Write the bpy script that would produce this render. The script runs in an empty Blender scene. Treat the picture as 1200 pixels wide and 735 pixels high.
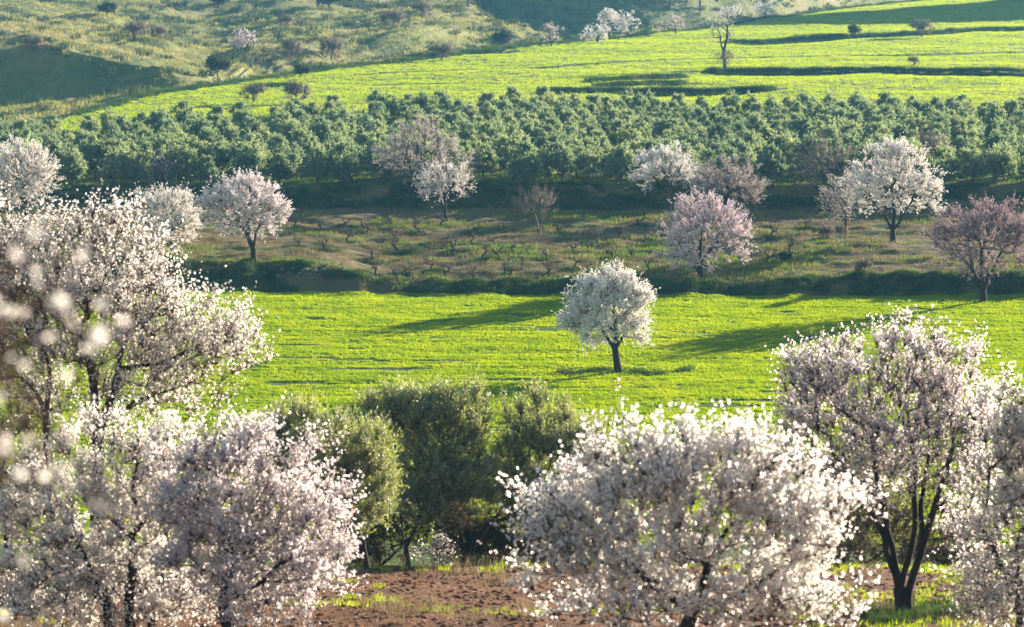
import bpy, math, random
import numpy as np
from mathutils import Vector

S = bpy.context.scene
COL = S.collection

# ------------------------------------------------------------------ camera, sky, sun, exposure
FPX = 3403.0                      # focal length in pixels of a 1200 px wide frame
PITCH = math.radians(3.0)
CZ = 16.0                         # eye height over the zero level
SUN_EL = math.radians(16.0)
SUN_AZ = math.radians(46.0)       # from +Y (away from the camera) towards +X (right)
EXPOSURE = 2.12

cam_d = bpy.data.cameras.new("camera")
cam = bpy.data.objects.new("camera", cam_d)
COL.objects.link(cam)
cam.location = (0, 0, CZ)
cam.rotation_euler = (math.pi / 2 - PITCH, 0, 0)
cam_d.sensor_width = 36.0
cam_d.lens = FPX * 36.0 / 1200.0
cam_d.clip_start = 0.5
cam_d.clip_end = 6000
cam_d.dof.use_dof = True
cam_d.dof.focus_distance = 125.0
cam_d.dof.aperture_fstop = 2.9
S.camera = cam

world = bpy.data.worlds.new("World")
S.world = world
world.use_nodes = True
wn = world.node_tree
sky = wn.nodes.new("ShaderNodeTexSky")
sky.sky_type = 'NISHITA'
sky.sun_disc = False
sky.sun_elevation = SUN_EL
sky.sun_rotation = SUN_AZ
sky.air_density = 1.3
sky.dust_density = 0.3
sky.ozone_density = 2.6
wn.links.new(sky.outputs[0], wn.nodes["Background"].inputs[0])
wn.nodes["Background"].inputs[1].default_value = 0.05

sun_d = bpy.data.lights.new("sun", 'SUN')
sun_d.energy = 5.0
sun_d.angle = math.radians(0.5)
sun_d.color = (1.0, 0.88, 0.70)
sun = bpy.data.objects.new("sun", sun_d)
COL.objects.link(sun)
SUNV = Vector((math.cos(SUN_EL) * math.sin(SUN_AZ), math.cos(SUN_EL) * math.cos(SUN_AZ), math.sin(SUN_EL)))
sun.rotation_euler = SUNV.to_track_quat('Z', 'Y').to_euler()
sun.location = (60, 60, 80)

S.view_settings.view_transform = 'Standard'
S.view_settings.look = 'None'
S.view_settings.gamma = 1.0
S.view_settings.exposure = EXPOSURE
S.render.engine = 'CYCLES'
S.cycles.use_denoising = True
S.cycles.max_bounces = 8
S.cycles.transmission_bounces = 4
S.cycles.volume_bounces = 1
S.cycles.volume_step_rate = 4

HAZE_DENSITY = 0.00021
HAZE_COLOR = (0.20, 0.60, 1.0, 1)

# ------------------------------------------------------------------ small helpers
def mat_new(name):
    m = bpy.data.materials.new(name)
    m.use_nodes = True
    nt = m.node_tree
    for n in list(nt.nodes):
        nt.nodes.remove(n)
    return m, nt, nt.nodes.new("ShaderNodeOutputMaterial")

def noise_node(nt, scale, detail=4, rough=0.55, vec=None):
    n = nt.nodes.new("ShaderNodeTexNoise")
    n.inputs["Scale"].default_value = scale
    n.inputs["Detail"].default_value = detail
    n.inputs["Roughness"].default_value = rough
    if vec is not None:
        nt.links.new(vec, n.inputs["Vector"])
    return n

def ramp(nt, fac, stops):
    r = nt.nodes.new("ShaderNodeValToRGB")
    el = r.color_ramp.elements
    while len(el) < len(stops):
        el.new(0.5)
    for e, (p, c) in zip(el, stops):
        e.position = p
        e.color = (*c, 1)
    nt.links.new(fac, r.inputs[0])
    return r

def position(nt, scale=(1, 1, 1)):
    g = nt.nodes.new("ShaderNodeNewGeometry")
    m = nt.nodes.new("ShaderNodeMapping")
    m.inputs["Scale"].default_value = scale
    nt.links.new(g.outputs["Position"], m.inputs["Vector"])
    return m.outputs["Vector"]

def leaf_mat(name, stops, scale, transl, tcol_gain=(1, 1, 1), rough=None):
    """thin sheet that scatters on both sides: petals, leaves, blades"""
    m, nt, out = mat_new(name)
    n = noise_node(nt, scale, 2, 0.6, position(nt))
    r = ramp(nt, n.outputs["Fac"], stops)
    d = nt.nodes.new("ShaderNodeBsdfDiffuse")
    t = nt.nodes.new("ShaderNodeBsdfTranslucent")
    mx = nt.nodes.new("ShaderNodeMixShader")
    mul = nt.nodes.new("ShaderNodeMix"); mul.data_type = 'RGBA'; mul.blend_type = 'MULTIPLY'
    mul.inputs["Factor"].default_value = 1.0
    nt.links.new(r.outputs[0], mul.inputs["A"])
    mul.inputs["B"].default_value = (*tcol_gain, 1)
    nt.links.new(r.outputs[0], d.inputs["Color"])
    nt.links.new(mul.outputs["Result"], t.inputs["Color"])
    mx.inputs[0].default_value = transl
    nt.links.new(d.outputs[0], mx.inputs[1]); nt.links.new(t.outputs[0], mx.inputs[2])
    last = mx
    if rough is not None:
        g = nt.nodes.new("ShaderNodeBsdfGlossy"); g.inputs["Roughness"].default_value = rough
        g.inputs["Color"].default_value = (0.9, 0.95, 1, 1)
        mg = nt.nodes.new("ShaderNodeMixShader"); mg.inputs[0].default_value = 0.09
        nt.links.new(mx.outputs[0], mg.inputs[1]); nt.links.new(g.outputs[0], mg.inputs[2])
        last = mg
    nt.links.new(last.outputs[0], out.inputs[0])
    return m

def ground_mat(name, big, stops, small_scale, bump=0.4, bdist=0.1, stretch=(1, 1, 1), detail_mix=0.5, small_stops=None):
    m, nt, out = mat_new(name)
    v = position(nt, stretch)
    n1 = noise_node(nt, big, 6, 0.6, v)
    r1 = ramp(nt, n1.outputs["Fac"], stops)
    n2 = noise_node(nt, small_scale, 6, 0.65, v)
    r2 = ramp(nt, n2.outputs["Fac"], small_stops or [(0.3, (0.45, 0.45, 0.45)), (0.7, (1.25, 1.25, 1.25))])
    mul = nt.nodes.new("ShaderNodeMix"); mul.data_type = 'RGBA'; mul.blend_type = 'MULTIPLY'
    mul.inputs["Factor"].default_value = detail_mix
    nt.links.new(r1.outputs[0], mul.inputs["A"]); nt.links.new(r2.outputs[0], mul.inputs["B"])
    p = nt.nodes.new("ShaderNodeBsdfPrincipled")
    p.inputs["Roughness"].default_value = 0.95
    p.inputs["Specular IOR Level"].default_value = 0.15
    nt.links.new(mul.outputs["Result"], p.inputs["Base Color"])
    b = nt.nodes.new("ShaderNodeBump"); b.inputs["Strength"].default_value = bump; b.inputs["Distance"].default_value = bdist
    nt.links.new(n2.outputs["Fac"], b.inputs["Height"])
    nt.links.new(b.outputs[0], p.inputs["Normal"])
    nt.links.new(p.outputs[0], out.inputs[0])
    return m

def bark_mat(name, c1, c2):
    return ground_mat(name, 5.0, [(0.3, c1), (0.7, c2)], 22.0, 1.0, 0.05, (1, 1, 0.35), 0.8)

def build_mesh(name, parts, mats):
    """parts: list of (verts Nx3, faces MxK, material index) joined into one mesh"""
    vs, loops, starts, mi = [], [], [], []
    off = lo = 0
    for v, fc, k in parts:
        if len(fc) == 0:
            continue
        vs.append(np.asarray(v, np.float32).reshape(-1, 3))
        fc = np.asarray(fc, np.int32)
        loops.append((fc + off).ravel())
        starts.append(lo + np.arange(len(fc), dtype=np.int32) * fc.shape[1])
        mi.append(np.full(len(fc), k, np.int32))
        off += len(vs[-1]); lo += fc.size
    me = bpy.data.meshes.new(name)
    V = np.concatenate(vs); L = np.concatenate(loops); ST = np.concatenate(starts)
    me.vertices.add(len(V)); me.vertices.foreach_set("co", V.ravel())
    me.loops.add(len(L)); me.loops.foreach_set("vertex_index", L)
    me.polygons.add(len(ST)); me.polygons.foreach_set("loop_start", ST)
    me.polygons.foreach_set("material_index", np.concatenate(mi))
    for m in mats:
        me.materials.append(m)
    me.update(calc_edges=True)
    return me

def link(name, data, parent=None, loc=None):
    o = bpy.data.objects.new(name, data)
    COL.objects.link(o)
    if parent is not None:
        o.parent = parent
    if loc is not None:
        o.location = loc
    return o

def tag(o, label=None, cat=None, group=None, kind=None):
    if label: o["label"] = label
    if cat: o["category"] = cat
    if group: o["group"] = group
    if kind: o["kind"] = kind
    return o

def copy_tree(root, loc, rz, scl, label, group):
    r = root.copy(); COL.objects.link(r)
    r.location = loc; r.rotation_euler = (0, 0, rz); r.scale = (scl, scl, scl)
    if label: r["label"] = label
    if group: r["group"] = group
    for ch in root.children:
        c = ch.copy(); COL.objects.link(c); c.parent = r
        for g in ch.children:
            d = g.copy(); COL.objects.link(d); d.parent = c
    return r

# ------------------------------------------------------------------ value noise
def _hash(ix, iy, seed):
    h = (ix.astype(np.int64) * 374761393 + iy.astype(np.int64) * 668265263 + seed * 1442695041) & 0x7fffffff
    h = ((h ^ (h >> 13)) * 1274126177) & 0x7fffffff
    h = h ^ (h >> 16)
    return (h & 0xffff) / 65535.0

def vnoise(x, y, seed=0):
    ix = np.floor(x); iy = np.floor(y)
    fx = x - ix; fy = y - iy
    fx = fx * fx * (3 - 2 * fx); fy = fy * fy * (3 - 2 * fy)
    a = _hash(ix, iy, seed); b = _hash(ix + 1, iy, seed)
    c = _hash(ix, iy + 1, seed); d = _hash(ix + 1, iy + 1, seed)
    return (a * (1 - fx) + b * fx) * (1 - fy) + (c * (1 - fx) + d * fx) * fy - 0.5

def fbm(x, y, seed=0, octv=4):
    s = 0; a = 1.0
    for i in range(octv):
        s = s + a * vnoise(x, y, seed + i * 17)
        x = x * 2.03 + 3.1; y = y * 2.03 + 7.7; a *= 0.5
    return s

# ------------------------------------------------------------------ the lie of the land
# profile of the valley side along rays from the viewpoint: distance and apparent height of each break of slope
def ang(v):
    return PITCH + np.arctan((np.asarray(v, float) - 367.5) / FPX)

def plane_D(v):                      # the upper fields lie on one gentle slope
    return 18.5 / (0.0875 - np.tan(-ang(v)))

TX = np.arange(-1000, 2201, 10.0)

def curve(xs, vs, sig=4):
    y = np.interp(TX, xs, vs)
    k = np.exp(-0.5 * (np.arange(-12, 13) / sig) ** 2); k /= k.sum()
    return np.convolve(np.pad(y, 12, mode='edge'), k, mode='valid')

def const(v):
    return np.full_like(TX, v)

def z_of(D, v):
    return -D * np.tan(ang(v))

KD, KZ = [], []
def knot(D, v=None, z=None):
    D = np.asarray(D, float) if np.ndim(D) else const(D)
    KD.append(D)
    KZ.append(z_of(D, v) if z is None else (np.asarray(z, float) if np.ndim(z) else const(z)))
    return len(KD) - 1

k_foot = knot(0.2, z=-1.75)
knot(10, z=-3.1); knot(25, z=-5.2)
k_soil0 = knot(47, v=const(735)); k_soil1 = knot(60, v=const(663)); k_soil2 = knot(66, z=-9.7)
k_val = knot(95, z=-13.6)
knot(110, z=-12.7)
k_f0 = knot(122, v=const(505))
wob = fbm(TX / 26.0, TX * 0, 41, 3)
fv = curve([-300, 270, 520, 900, 1200, 1500], [336, 339, 345, 346, 347, 349])
_z0, _z1 = z_of(122.0, 505.0), z_of(160.5, fv)
k_fe = knot(158.2, z=_z0 + (_z1 - _z0) * (158.2 - 122) / 38.5)
k_f1 = knot(160.5 + wob * 0.9, v=fv + wob * 4)
bt = curve([-300, 300, 385, 425, 600, 800, 1000, 1200, 1500], [305, 305, 309, 334, 332, 329, 324, 322, 321], 2)
wob2 = fbm(TX / 22.0, TX * 0, 43, 3)
bD = curve([-300, 385, 425, 1500], [163.0, 163.0, 161.9, 162.1], 2)
k_b1 = knot(bD + wob * 0.9 + wob2 * 0.5, v=bt + wob2 * 7)
tv = curve([-300, 0, 300, 600, 900, 1200, 1500], [238, 240, 243, 246, 247, 243, 243])
_za, _zb = z_of(bD, bt), z_of(197.0, tv)
k_bc = knot(167.0, z=_za + (_zb - _za) * (167.0 - bD) / (197.0 - bD))
k_t1 = knot(197, v=tv)
wob3 = fbm(TX / 20.0, TX * 0, 45, 3)
gv = curve([-300, 150, 450, 600, 800, 1000, 1200, 1500], [224, 223, 218, 217, 221, 217, 215, 215])
k_b2 = knot(199.4 + wob3, v=gv + wob3 * 6)
k_gc = knot(203.5, z=z_of(199.4, gv) + 0.4)
vg = curve([-400, 0, 100, 200, 300, 400, 500, 600, 700, 1200, 1600], [180, 171, 155, 148, 144, 141, 136, 131, 134, 136, 134])
k_g = knot(plane_D(vg), v=vg)
vf = curve([-400, 0, 50, 85, 115, 150, 200, 300, 400, 500, 600, 700, 800, 900, 1000, 1080, 1200, 1600],
           [170, 160, 148, 138, 129, 119, 108, 91, 79, 67, 56, 47, 36, 22, 9, 1, -8, -20], 2)
Df = plane_D(vf)
k_f2 = knot(Df, v=vf)
# the rough hills beyond; columns of (v, D)
HX = [-400, 0, 60, 100, 150, 200, 250, 300, 400, 500, 540, 580, 640, 700, 760, 900, 1050, 1200, 1700]
H1 = [(134, 296), (130, 298), (126, 299), (122, 299), (112, 300), (104, 300), (99, 303.4), (87, 329), (72, 350), (62, 366), (58, 376), (54, 384), (51, 396), (47.5, 408), (42, 418), (23, 488), (5, 570), (-4, 632), (-14, 690)]
H2 = [(52, 307), (50, 308), (51, 307.5), (57, 306.5), (68, 305.5), (83, 303.0), (90, 305.5), (68, 337), (54, 355), (42, 369.5), (38, 386), (42, 400), (50, 412), (49.5, 420), (44, 424), (24, 494), (6, 575), (-4, 636), (-14, 694)]
H3 = [(20, 400), (20, 415), (20, 415), (20, 415), (26, 410), (40, 400), (46, 398), (36, 410), (22, 430), (5, 445), (0, 452), (36, 436), (51, 430), (55, 440), (52, 446), (30, 506), (10, 582), (-2, 642), (-12, 700)]
H4 = [(-60, 560)] * 8 + [(-60, 565), (-50, 570), (-30, 540), (55, 480), (66, 480), (70, 480), (66, 478), (36, 516), (12, 590), (-2, 648), (-12, 706)]
H5 = [(-75, 640)] * 8 + [(-75, 640), (-75, 640), (-50, 600), (-20, 501), (-20, 500), (-20, 500), (-24, 500), (-60, 539), (-80, 616), (-90, 675), (-100, 736)]
H6 = [(-80, 720)] * 8 + [(-85, 720), (-85, 720), (-85, 690), (-95, 524), (-95, 522), (-95, 522), (-95, 524), (-110, 554), (-120, 630), (-125, 689), (-130, 749)]
for T in (H1, H2, H3, H4, H5, H6):
    T[:] = [(v, d) for v, d in T]
k_h0 = len(KD)
for T in (H1, H2, H3, H4, H5, H6):
    knot(curve(HX, [t[1] for t in T], 2), v=curve(HX, [t[0] for t in T], 2))
k_h5 = len(KD) - 1
k_end = knot(980, z=48.0)
knot(1250, z=30.0)
for i in range(1, len(KD)):                       # keep the breaks in order
    KD[i] = np.maximum(KD[i], KD[i - 1] + 0.6)
KD = np.array(KD); KZ = np.array(KZ)
NK = len(KD)
AMP_K = np.zeros(NK)
for i in range(NK):
    AMP_K[i] = (0.25 if i <= k_soil2 else 0.35 if i < k_f0 else 0.07 if i <= k_f1 else 0.4 if i <= k_t1 else 0.45 if i < k_g else
                0.5 if i <= k_f2 else 2.4 if i <= k_h5 else 4.0)

RISERS = [  # x0, x1, v0, v1, height, length of the flatter ground below
    (828, 1500, 84, 84, 0.5, 16), (640, 905, 110, 106, 0.42, 10), (850, 1110, 51, 37, 0.55, 14),
    (1110, 1500, 37, 24, 0.8, 14), (700, 800, 103.5, 99, 0.3, 8), (690, 800, 98, 91, 0.35, 8),
    (455, 590, 71, 60, 0.7, 8), (300, 345, 101, 100, 0.45, 6), (180, 620, 100.5, 97, 0.22, 6), (420, 900, 87, 66, 0.22, 6), (900, 1500, 66, 54, 0.28, 7)]

def H_s(X, Y, want_s=False):
    """ground height (absolute) at world X, Y"""
    X = np.atleast_1d(np.asarray(X, float)); Y = np.atleast_1d(np.asarray(Y, float))
    px = np.clip(600 + X / np.maximum(Y, 0.2) * FPX, -1000, 2200)
    fi = (px + 1000) / 10.0
    i0 = np.clip(np.floor(fi).astype(int), 0, len(TX) - 2); w = fi - i0
    z = np.zeros_like(X); s = np.zeros_like(X)
    Dp = KD[0][i0] * (1 - w) + KD[0][i0 + 1] * w
    Zp = KZ[0][i0] * (1 - w) + KZ[0][i0 + 1] * w
    z[:] = Zp
    for k in range(1, NK):
        Dn = KD[k][i0] * (1 - w) + KD[k][i0 + 1] * w
        Zn = KZ[k][i0] * (1 - w) + KZ[k][i0 + 1] * w
        t = (Y - Dp) / (Dn - Dp)
        m = (t >= 0)
        tt = np.clip(t, 0, 1)
        z = np.where(m, Zp + (Zn - Zp) * tt, z)
        s = np.where(m, (k - 1) + tt, s)
        Dp, Zp = Dn, Zn
    amp = np.interp(s, np.arange(NK), AMP_K)
    n = fbm(X / 14.0, Y / 14.0, 3, 5) * 0.8 + vnoise(X / 1.3, Y / 1.3, 9) * 0.16 + vnoise(X / 0.5, Y / 0.5, 12) * 0.08
    # keep the banks crisp: less relief close to the breaks of the terraces
    z = z + n * amp
    for (x0, x1, v0, v1, h, L) in RISERS:
        m = (px > x0 - 30) & (px < x1 + 30) & (s > k_g - 0.2) & (s < k_h0 + 0.2)
        if not m.any():
            continue
        pm = px[m]
        Dk = plane_D(v0 + (v1 - v0) * np.clip((pm - x0) / (x1 - x0), 0, 1)) + 2.0 * fbm(X[m] / 9.0, Y[m] * 0, 31, 3)
        fade = np.clip(0.75 + 1.3 * fbm(X[m] / 10.0, Y[m] / 30.0, 33, 3), 0.1, 1.3) * np.clip((pm - x0 + 30) / 50, 0, 1) * np.clip((x1 + 30 - pm) / 50, 0, 1)
        u = Dk - Y[m]
        z[m] += np.where((u > 0) & (u < L), -h * fade * (1 - u / L), 0) + np.where((u <= 0) & (u > -2.0), h * 0.25 * fade * (1 + u / 2.0), 0)
    # added spur out of view on the right, shaped to shade the upper field
    z = z + 44.0 * np.exp(-((X - 171) / 36.0) ** 2 - ((Y - 585) / 36.0) ** 2)
    # drill rows of the crop, hummocks of the terrace
    m = (s > k_val) & (s < k_f1 - 0.02)
    if m.any():
        z[m] += 0.02 * np.sin((Y[m] - 0.8 * np.sin(X[m] / 17.0) - 0.02 * X[m]) * 2 * math.pi / 0.42) + 0.075 * fbm(X[m] / 7.0, Y[m] / 0.8, 61, 3)
    m = (s > k_b1) & (s < k_t1)
    if m.any():
        ed = np.clip((s[m] - k_b1) * 2, 0, 1)
        z[m] += ed * (0.30 * fbm(X[m] / 1.6, Y[m] / 1.0, 63, 4))
    m = (s > k_f2 + 0.02)
    if m.any():
        z[m] += np.clip((s[m] - k_f2) * 3, 0, 1) * 1.0 * fbm(X[m] / 4.5, Y[m] / 4.0, 65, 4)
    # furrowed clods of the ploughed soil in front
    m = s < k_val
    if m.any():
        z[m] += 0.07 * fbm(X[m] / 0.45, Y[m] / 0.6, 51, 3) * np.clip((s[m] - 0.5), 0, 1)
    return (z + CZ, s) if want_s else z + CZ

def H1p(x, y):
    return float(H_s([x], [y])[0])

def ray(px, py):
    q = (py - 367.5) / FPX
    ry = math.cos(PITCH) - q * math.sin(PITCH)
    return ((px - 600) / FPX / ry, (-math.sin(PITCH) - q * math.cos(PITCH)) / ry)

def at(px, py, dmin=40.0, dmax=800.0, D=None):
    """ground point seen at a pixel, or straight below/above it at distance D"""
    a, b = ray(px, py)
    if D is None:
        Y = np.linspace(dmin, dmax, 6000)
        g = H_s(a * Y, Y) - CZ
        hit = np.nonzero(g >= b * Y)[0]
        D = float(Y[hit[0]]) if len(hit) else dmax
    return Vector((a * D, D, H1p(a * D, D)))

# ------------------------------------------------------------------ ground materials
M_soil = ground_mat("ploughed_soil", 0.5, [(0.3, (0.10, 0.042, 0.019)), (0.55, (0.17, 0.074, 0.034)), (0.75, (0.225, 0.116, 0.058))], 9.0, 0.9, 0.12)
M_field = ground_mat("field_earth", 0.25, [(0.3, (0.06, 0.09, 0.015)), (0.6, (0.09, 0.14, 0.018)), (0.8, (0.12, 0.16, 0.02))], 3.0, 0.6, 0.1, (0.4, 1.6, 1))
M_terr = ground_mat("terrace_earth", 0.16, [(0.32, (0.07, 0.095, 0.016)), (0.46, (0.12, 0.093, 0.036)), (0.62, (0.17, 0.125, 0.056)), (0.75, (0.09, 0.115, 0.02))], 2.2, 0.8, 0.15, (0.7, 1.5, 1))
M_grove = ground_mat("grove_earth", 0.2, [(0.35, (0.07, 0.11, 0.02)), (0.55, (0.13, 0.12, 0.045)), (0.7, (0.17, 0.13, 0.07))], 2.0, 0.6, 0.1)
M_upper = ground_mat("upper_field_earth", 0.06, [(0.3, (0.09, 0.13, 0.02)), (0.6, (0.12, 0.16, 0.022)), (0.8, (0.15, 0.17, 0.035))], 1.2, 0.6, 0.2, (0.4, 1.6, 1))
M_hill = ground_mat("hill_scrub_earth", 0.045, [(0.35, (0.10, 0.125, 0.036)), (0.5, (0.17, 0.18, 0.055)), (0.65, (0.24, 0.205, 0.09))], 0.9, 0.9, 0.5)

cols_px = np.concatenate([np.linspace(-4800, -1000, 12)[:-1], np.linspace(-1000, -90, 26)[:-1], np.arange(-90, 1291, 7.5),
                          np.linspace(1290, 2200, 27)[1:], np.linspace(2200, 6000, 13)[1:]])
cols_a = (cols_px - 600) / FPX

def sheet(name, spans, mat):
    """spans: list of (knot k, rows) : ground between break k and k+1"""
    px = np.clip(cols_px, -1000, 2200)
    rowsD = []
    for j, (k, n) in enumerate(spans):
        d0 = np.interp(px, TX, KD[k]); d1 = np.interp(px, TX, KD[k + 1])
        for i in range(n + (1 if j == len(spans) - 1 else 0)):
            rowsD.append(d0 + (d1 - d0) * (i / n))
    D = np.array(rowsD)
    X = D * cols_a[None, :]
    Z = H_s(X.ravel(), D.ravel()).reshape(D.shape)
    nr, nc = D.shape
    V = np.stack([X, D, Z], -1).reshape(-1, 3)
    i = (np.arange(nr - 1)[:, None] * nc + np.arange(nc - 1)[None, :]).ravel()
    F = np.stack([i, i + 1, i + nc + 1, i + nc], 1)
    me = build_mesh(name, [(V, F, 0)], [mat])
    me.polygons.foreach_set("use_smooth", np.ones(len(F), bool))
    o = link(name, me)
    tag(o, kind='structure')
    return o

sheet("soil_ground", [(0, 10), (1, 14), (2, 24), (3, 80), (4, 30), (5, 12)], M_soil)
sheet("green_field", [(k_val, 12), (k_val + 1, 14), (k_f0, 130), (k_fe, 10)], M_field)
sheet("vine_terrace", [(k_f1, 9), (k_b1, 20), (k_bc, 105), (k_t1, 9)], M_terr)
sheet("grove_ground", [(k_b2, 10), (k_gc, 62)], M_grove)
sheet("upper_field", [(k_g, 200)], M_upper)
sheet("hills", [(k_f2, 26), (k_h0, 26), (k_h0 + 1, 56), (k_h0 + 2, 60), (k_h0 + 3, 30), (k_h0 + 4, 20), (k_h5, 8), (k_end, 6)], M_hill)

# ------------------------------------------------------------------ grass and weeds (stuff: nobody could count it)
def tuft_object(name, n, hgt, spread, width, mat, seed, lean=0.5):
    r = np.random.default_rng(seed)
    V = []; F = []
    for i in range(n):
        a = r.uniform(0, 2 * math.pi); d = spread * math.sqrt(r.uniform(0, 1))
        bx, by = d * math.cos(a), d * math.sin(a)
        h = hgt * r.uniform(0.55, 1.1)
        b = r.uniform(0, 2 * math.pi); wx, wy = width * math.cos(b), width * math.sin(b)
        lx, ly = lean * h * r.normal(0, 0.6), lean * h * r.normal(0, 0.6)
        k = len(V)
        V += [(bx - wx, by - wy, -0.03), (bx + wx, by + wy, -0.03), (bx + wx * .7 + lx * .4, by + wy * .7 + ly * .4, h * .6), (bx - wx * .7 + lx * .4, by - wy * .7 + ly * .4, h * .6), (bx + lx, by + ly, h)]
        F += [(k, k + 1, k + 2), (k, k + 2, k + 3), (k + 3, k + 2, k + 4)]
    me = build_mesh(name, [(np.array(V), np.array(F), 0)], [mat])
    return bpy.data.objects.new(name, me)          # the pattern only, not linked

def scatter(name, P, scl, tufts, kind='stuff', label=None, cat=None):
    """one object: the patterns stood on the given ground points"""
    r = np.random.default_rng(5)
    n = len(P)
    pick = r.integers(0, len(tufts), n)
    me = bpy.data.meshes.new(name)
    me.vertices.add(n); me.vertices.foreach_set("co", P.astype(np.float32).ravel())
    me.attributes.new("scl", 'FLOAT', 'POINT').data.foreach_set("value", scl.astype(np.float32))
    me.attributes.new("rot", 'FLOAT', 'POINT').data.foreach_set("value", r.uniform(0, 6.28, n).astype(np.float32))
    o = link(name, me)
    tag(o, label=label, cat=cat, kind=kind)
    ng = bpy.data.node_groups.new(name, 'GeometryNodeTree')
    ng.interface.new_socket("Geometry", in_out='INPUT', socket_type='NodeSocketGeometry')
    ng.interface.new_socket("Geometry", in_out='OUTPUT', socket_type='NodeSocketGeometry')
    gi = ng.nodes.new("NodeGroupInput"); go = ng.nodes.new("NodeGroupOutput")
    jn = ng.nodes.new("GeometryNodeJoinGeometry")
    a1 = ng.nodes.new("GeometryNodeInputNamedAttribute"); a1.data_type = 'FLOAT'; a1.inputs["Name"].default_value = "scl"
    a2 = ng.nodes.new("GeometryNodeInputNamedAttribute"); a2.data_type = 'FLOAT'; a2.inputs["Name"].default_value = "rot"
    cx = ng.nodes.new("ShaderNodeCombineXYZ")
    ng.links.new(a2.outputs["Attribute"], cx.inputs["Z"])
    for j, tf in enumerate(tufts):
        me.attributes.new("pick%d" % j, 'BOOLEAN', 'POINT').data.foreach_set("value", pick == j)
        sel = ng.nodes.new("GeometryNodeInputNamedAttribute"); sel.data_type = 'BOOLEAN'; sel.inputs["Name"].default_value = "pick%d" % j
        ip = ng.nodes.new("GeometryNodeInstanceOnPoints")
        oi = ng.nodes.new("GeometryNodeObjectInfo"); oi.inputs["Object"].default_value = tf
        ng.links.new(gi.outputs[0], ip.inputs["Points"])
        ng.links.new(sel.outputs["Attribute"], ip.inputs["Selection"])
        ng.links.new(oi.outputs["Geometry"], ip.inputs["Instance"])
        ng.links.new(a1.outputs["Attribute"], ip.inputs["Scale"])
        ng.links.new(cx.outputs[0], ip.inputs["Rotation"])
        ng.links.new(ip.outputs["Instances"], jn.inputs[0])
    ng.links.new(jn.outputs[0], go.inputs[0])
    o.modifiers.new("scatter", 'NODES').node_group = ng
    return o

G_field = leaf_mat("field_grass_blade", [(0.3, (0.195, 0.295, 0.006)), (0.5, (0.268, 0.37, 0.006)), (0.7, (0.35, 0.41, 0.010))], 0.6, 0.55, (1.25, 1.2, 0.7))
G_upper = leaf_mat("upper_grass_blade", [(0.3, (0.23, 0.32, 0.022)), (0.55, (0.29, 0.37, 0.028)), (0.75, (0.35, 0.40, 0.045))], 0.15, 0.55, (1.25, 1.2, 0.7))
G_terr = leaf_mat("terrace_grass_blade", [(0.35, (0.12, 0.22, 0.012)), (0.52, (0.17, 0.21, 0.03)), (0.68, (0.22, 0.19, 0.07))], 0.5, 0.45)
G_dry = leaf_mat("dry_grass_blade", [(0.35, (0.20, 0.23, 0.04)), (0.5, (0.34, 0.32, 0.085)), (0.68, (0.44, 0.36, 0.17))], 0.2, 0.45)
G_weed = leaf_mat("weed_blade", [(0.35, (0.04, 0.085, 0.02)), (0.55, (0.07, 0.115, 0.03)), (0.7, (0.14, 0.15, 0.065))], 0.5, 0.35)
G_stub = leaf_mat("stubble_blade", [(0.35, (0.14, 0.11, 0.045)), (0.5, (0.21, 0.155, 0.07)), (0.7, (0.29, 0.215, 0.11))], 0.7, 0.35)
G_straw = leaf_mat("straw_blade", [(0.35, (0.16, 0.11, 0.06)), (0.55, (0.26, 0.2, 0.11)), (0.7, (0.36, 0.28, 0.17))], 2.0, 0.4)

rng = np.random.default_rng(77)
def points(n, D0, D1, s0, s1, x0=-700, x1=1900, rowgap=None, mask=None):
    """random ground points between two breaks of slope"""
    Y = np.sqrt(rng.uniform(D0 ** 2, D1 ** 2, n))
    px = rng.uniform(x0, x1, n)
    if rowgap:
        Y = np.round(Y / rowgap) * rowgap + rng.normal(0, rowgap * 0.12, n)
    X = (px - 600) / FPX * Y
    if rowgap:
        Y = Y + 0.8 * np.sin(X / 17.0) + 0.02 * X
    Z, s = H_s(X, Y, True)
    k = (s > s0) & (s < s1)
    if mask is not None:
        k &= mask(X, Y, s)
    return np.stack([X, Y, Z - 0.01], 1)[k]

tf1 = [tuft_object("grass_tuft", 14, 0.09, 0.13, 0.010, G_field, i) for i in (1, 2)]
P = points(400000, 100, 162, k_val + 0.3, k_f1 - 0.005, rowgap=0.42, mask=lambda X, Y, s: fbm(X / 5.0, Y / 1.3, 71, 3) > -0.42)
scatter("field_grass", P, rng.uniform(0.7, 1.3, len(P)), tf1)
tf2 = [tuft_object("grass_tuft", 18, 0.17, 0.38, 0.02, G_upper, i) for i in (3, 4)]
P = points(420000, 230, 640, k_g + 0.004, k_f2 - 0.004, rowgap=0.62, mask=lambda X, Y, s: fbm(X / 12.0, Y / 2.0, 72, 3) > -0.55)
scatter("upper_field_grass", P, rng.uniform(0.6, 1.1, len(P)), tf2)
tf3 = [tuft_object("grass_tuft", 12, 0.2, 0.22, 0.012, G_terr, i) for i in (5, 6)]
P = points(90000, 160, 262, k_f1 + 0.2, k_g, mask=lambda X, Y, s: (fbm(X / 7.0, Y / 3.0, 73, 3) > 0.1) | ((s > k_b2) & (s < k_b2 + 1.1)) | (np.abs(s - k_b1) < 0.3))
P2 = points(26000, 160, 200, k_f1 + 0.4, k_b2, mask=lambda X, Y, s: fbm(X / 3.0, Y / 2.0, 83, 3) > -0.25)
tfd = [tuft_object("dry_tuft", 12, 0.16, 0.25, 0.012, G_stub, i, 0.9) for i in (31, 32)]
scatter("terrace_dry_weeds", P2, rng.uniform(0.4, 1.4, len(P2)), tfd)
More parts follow.
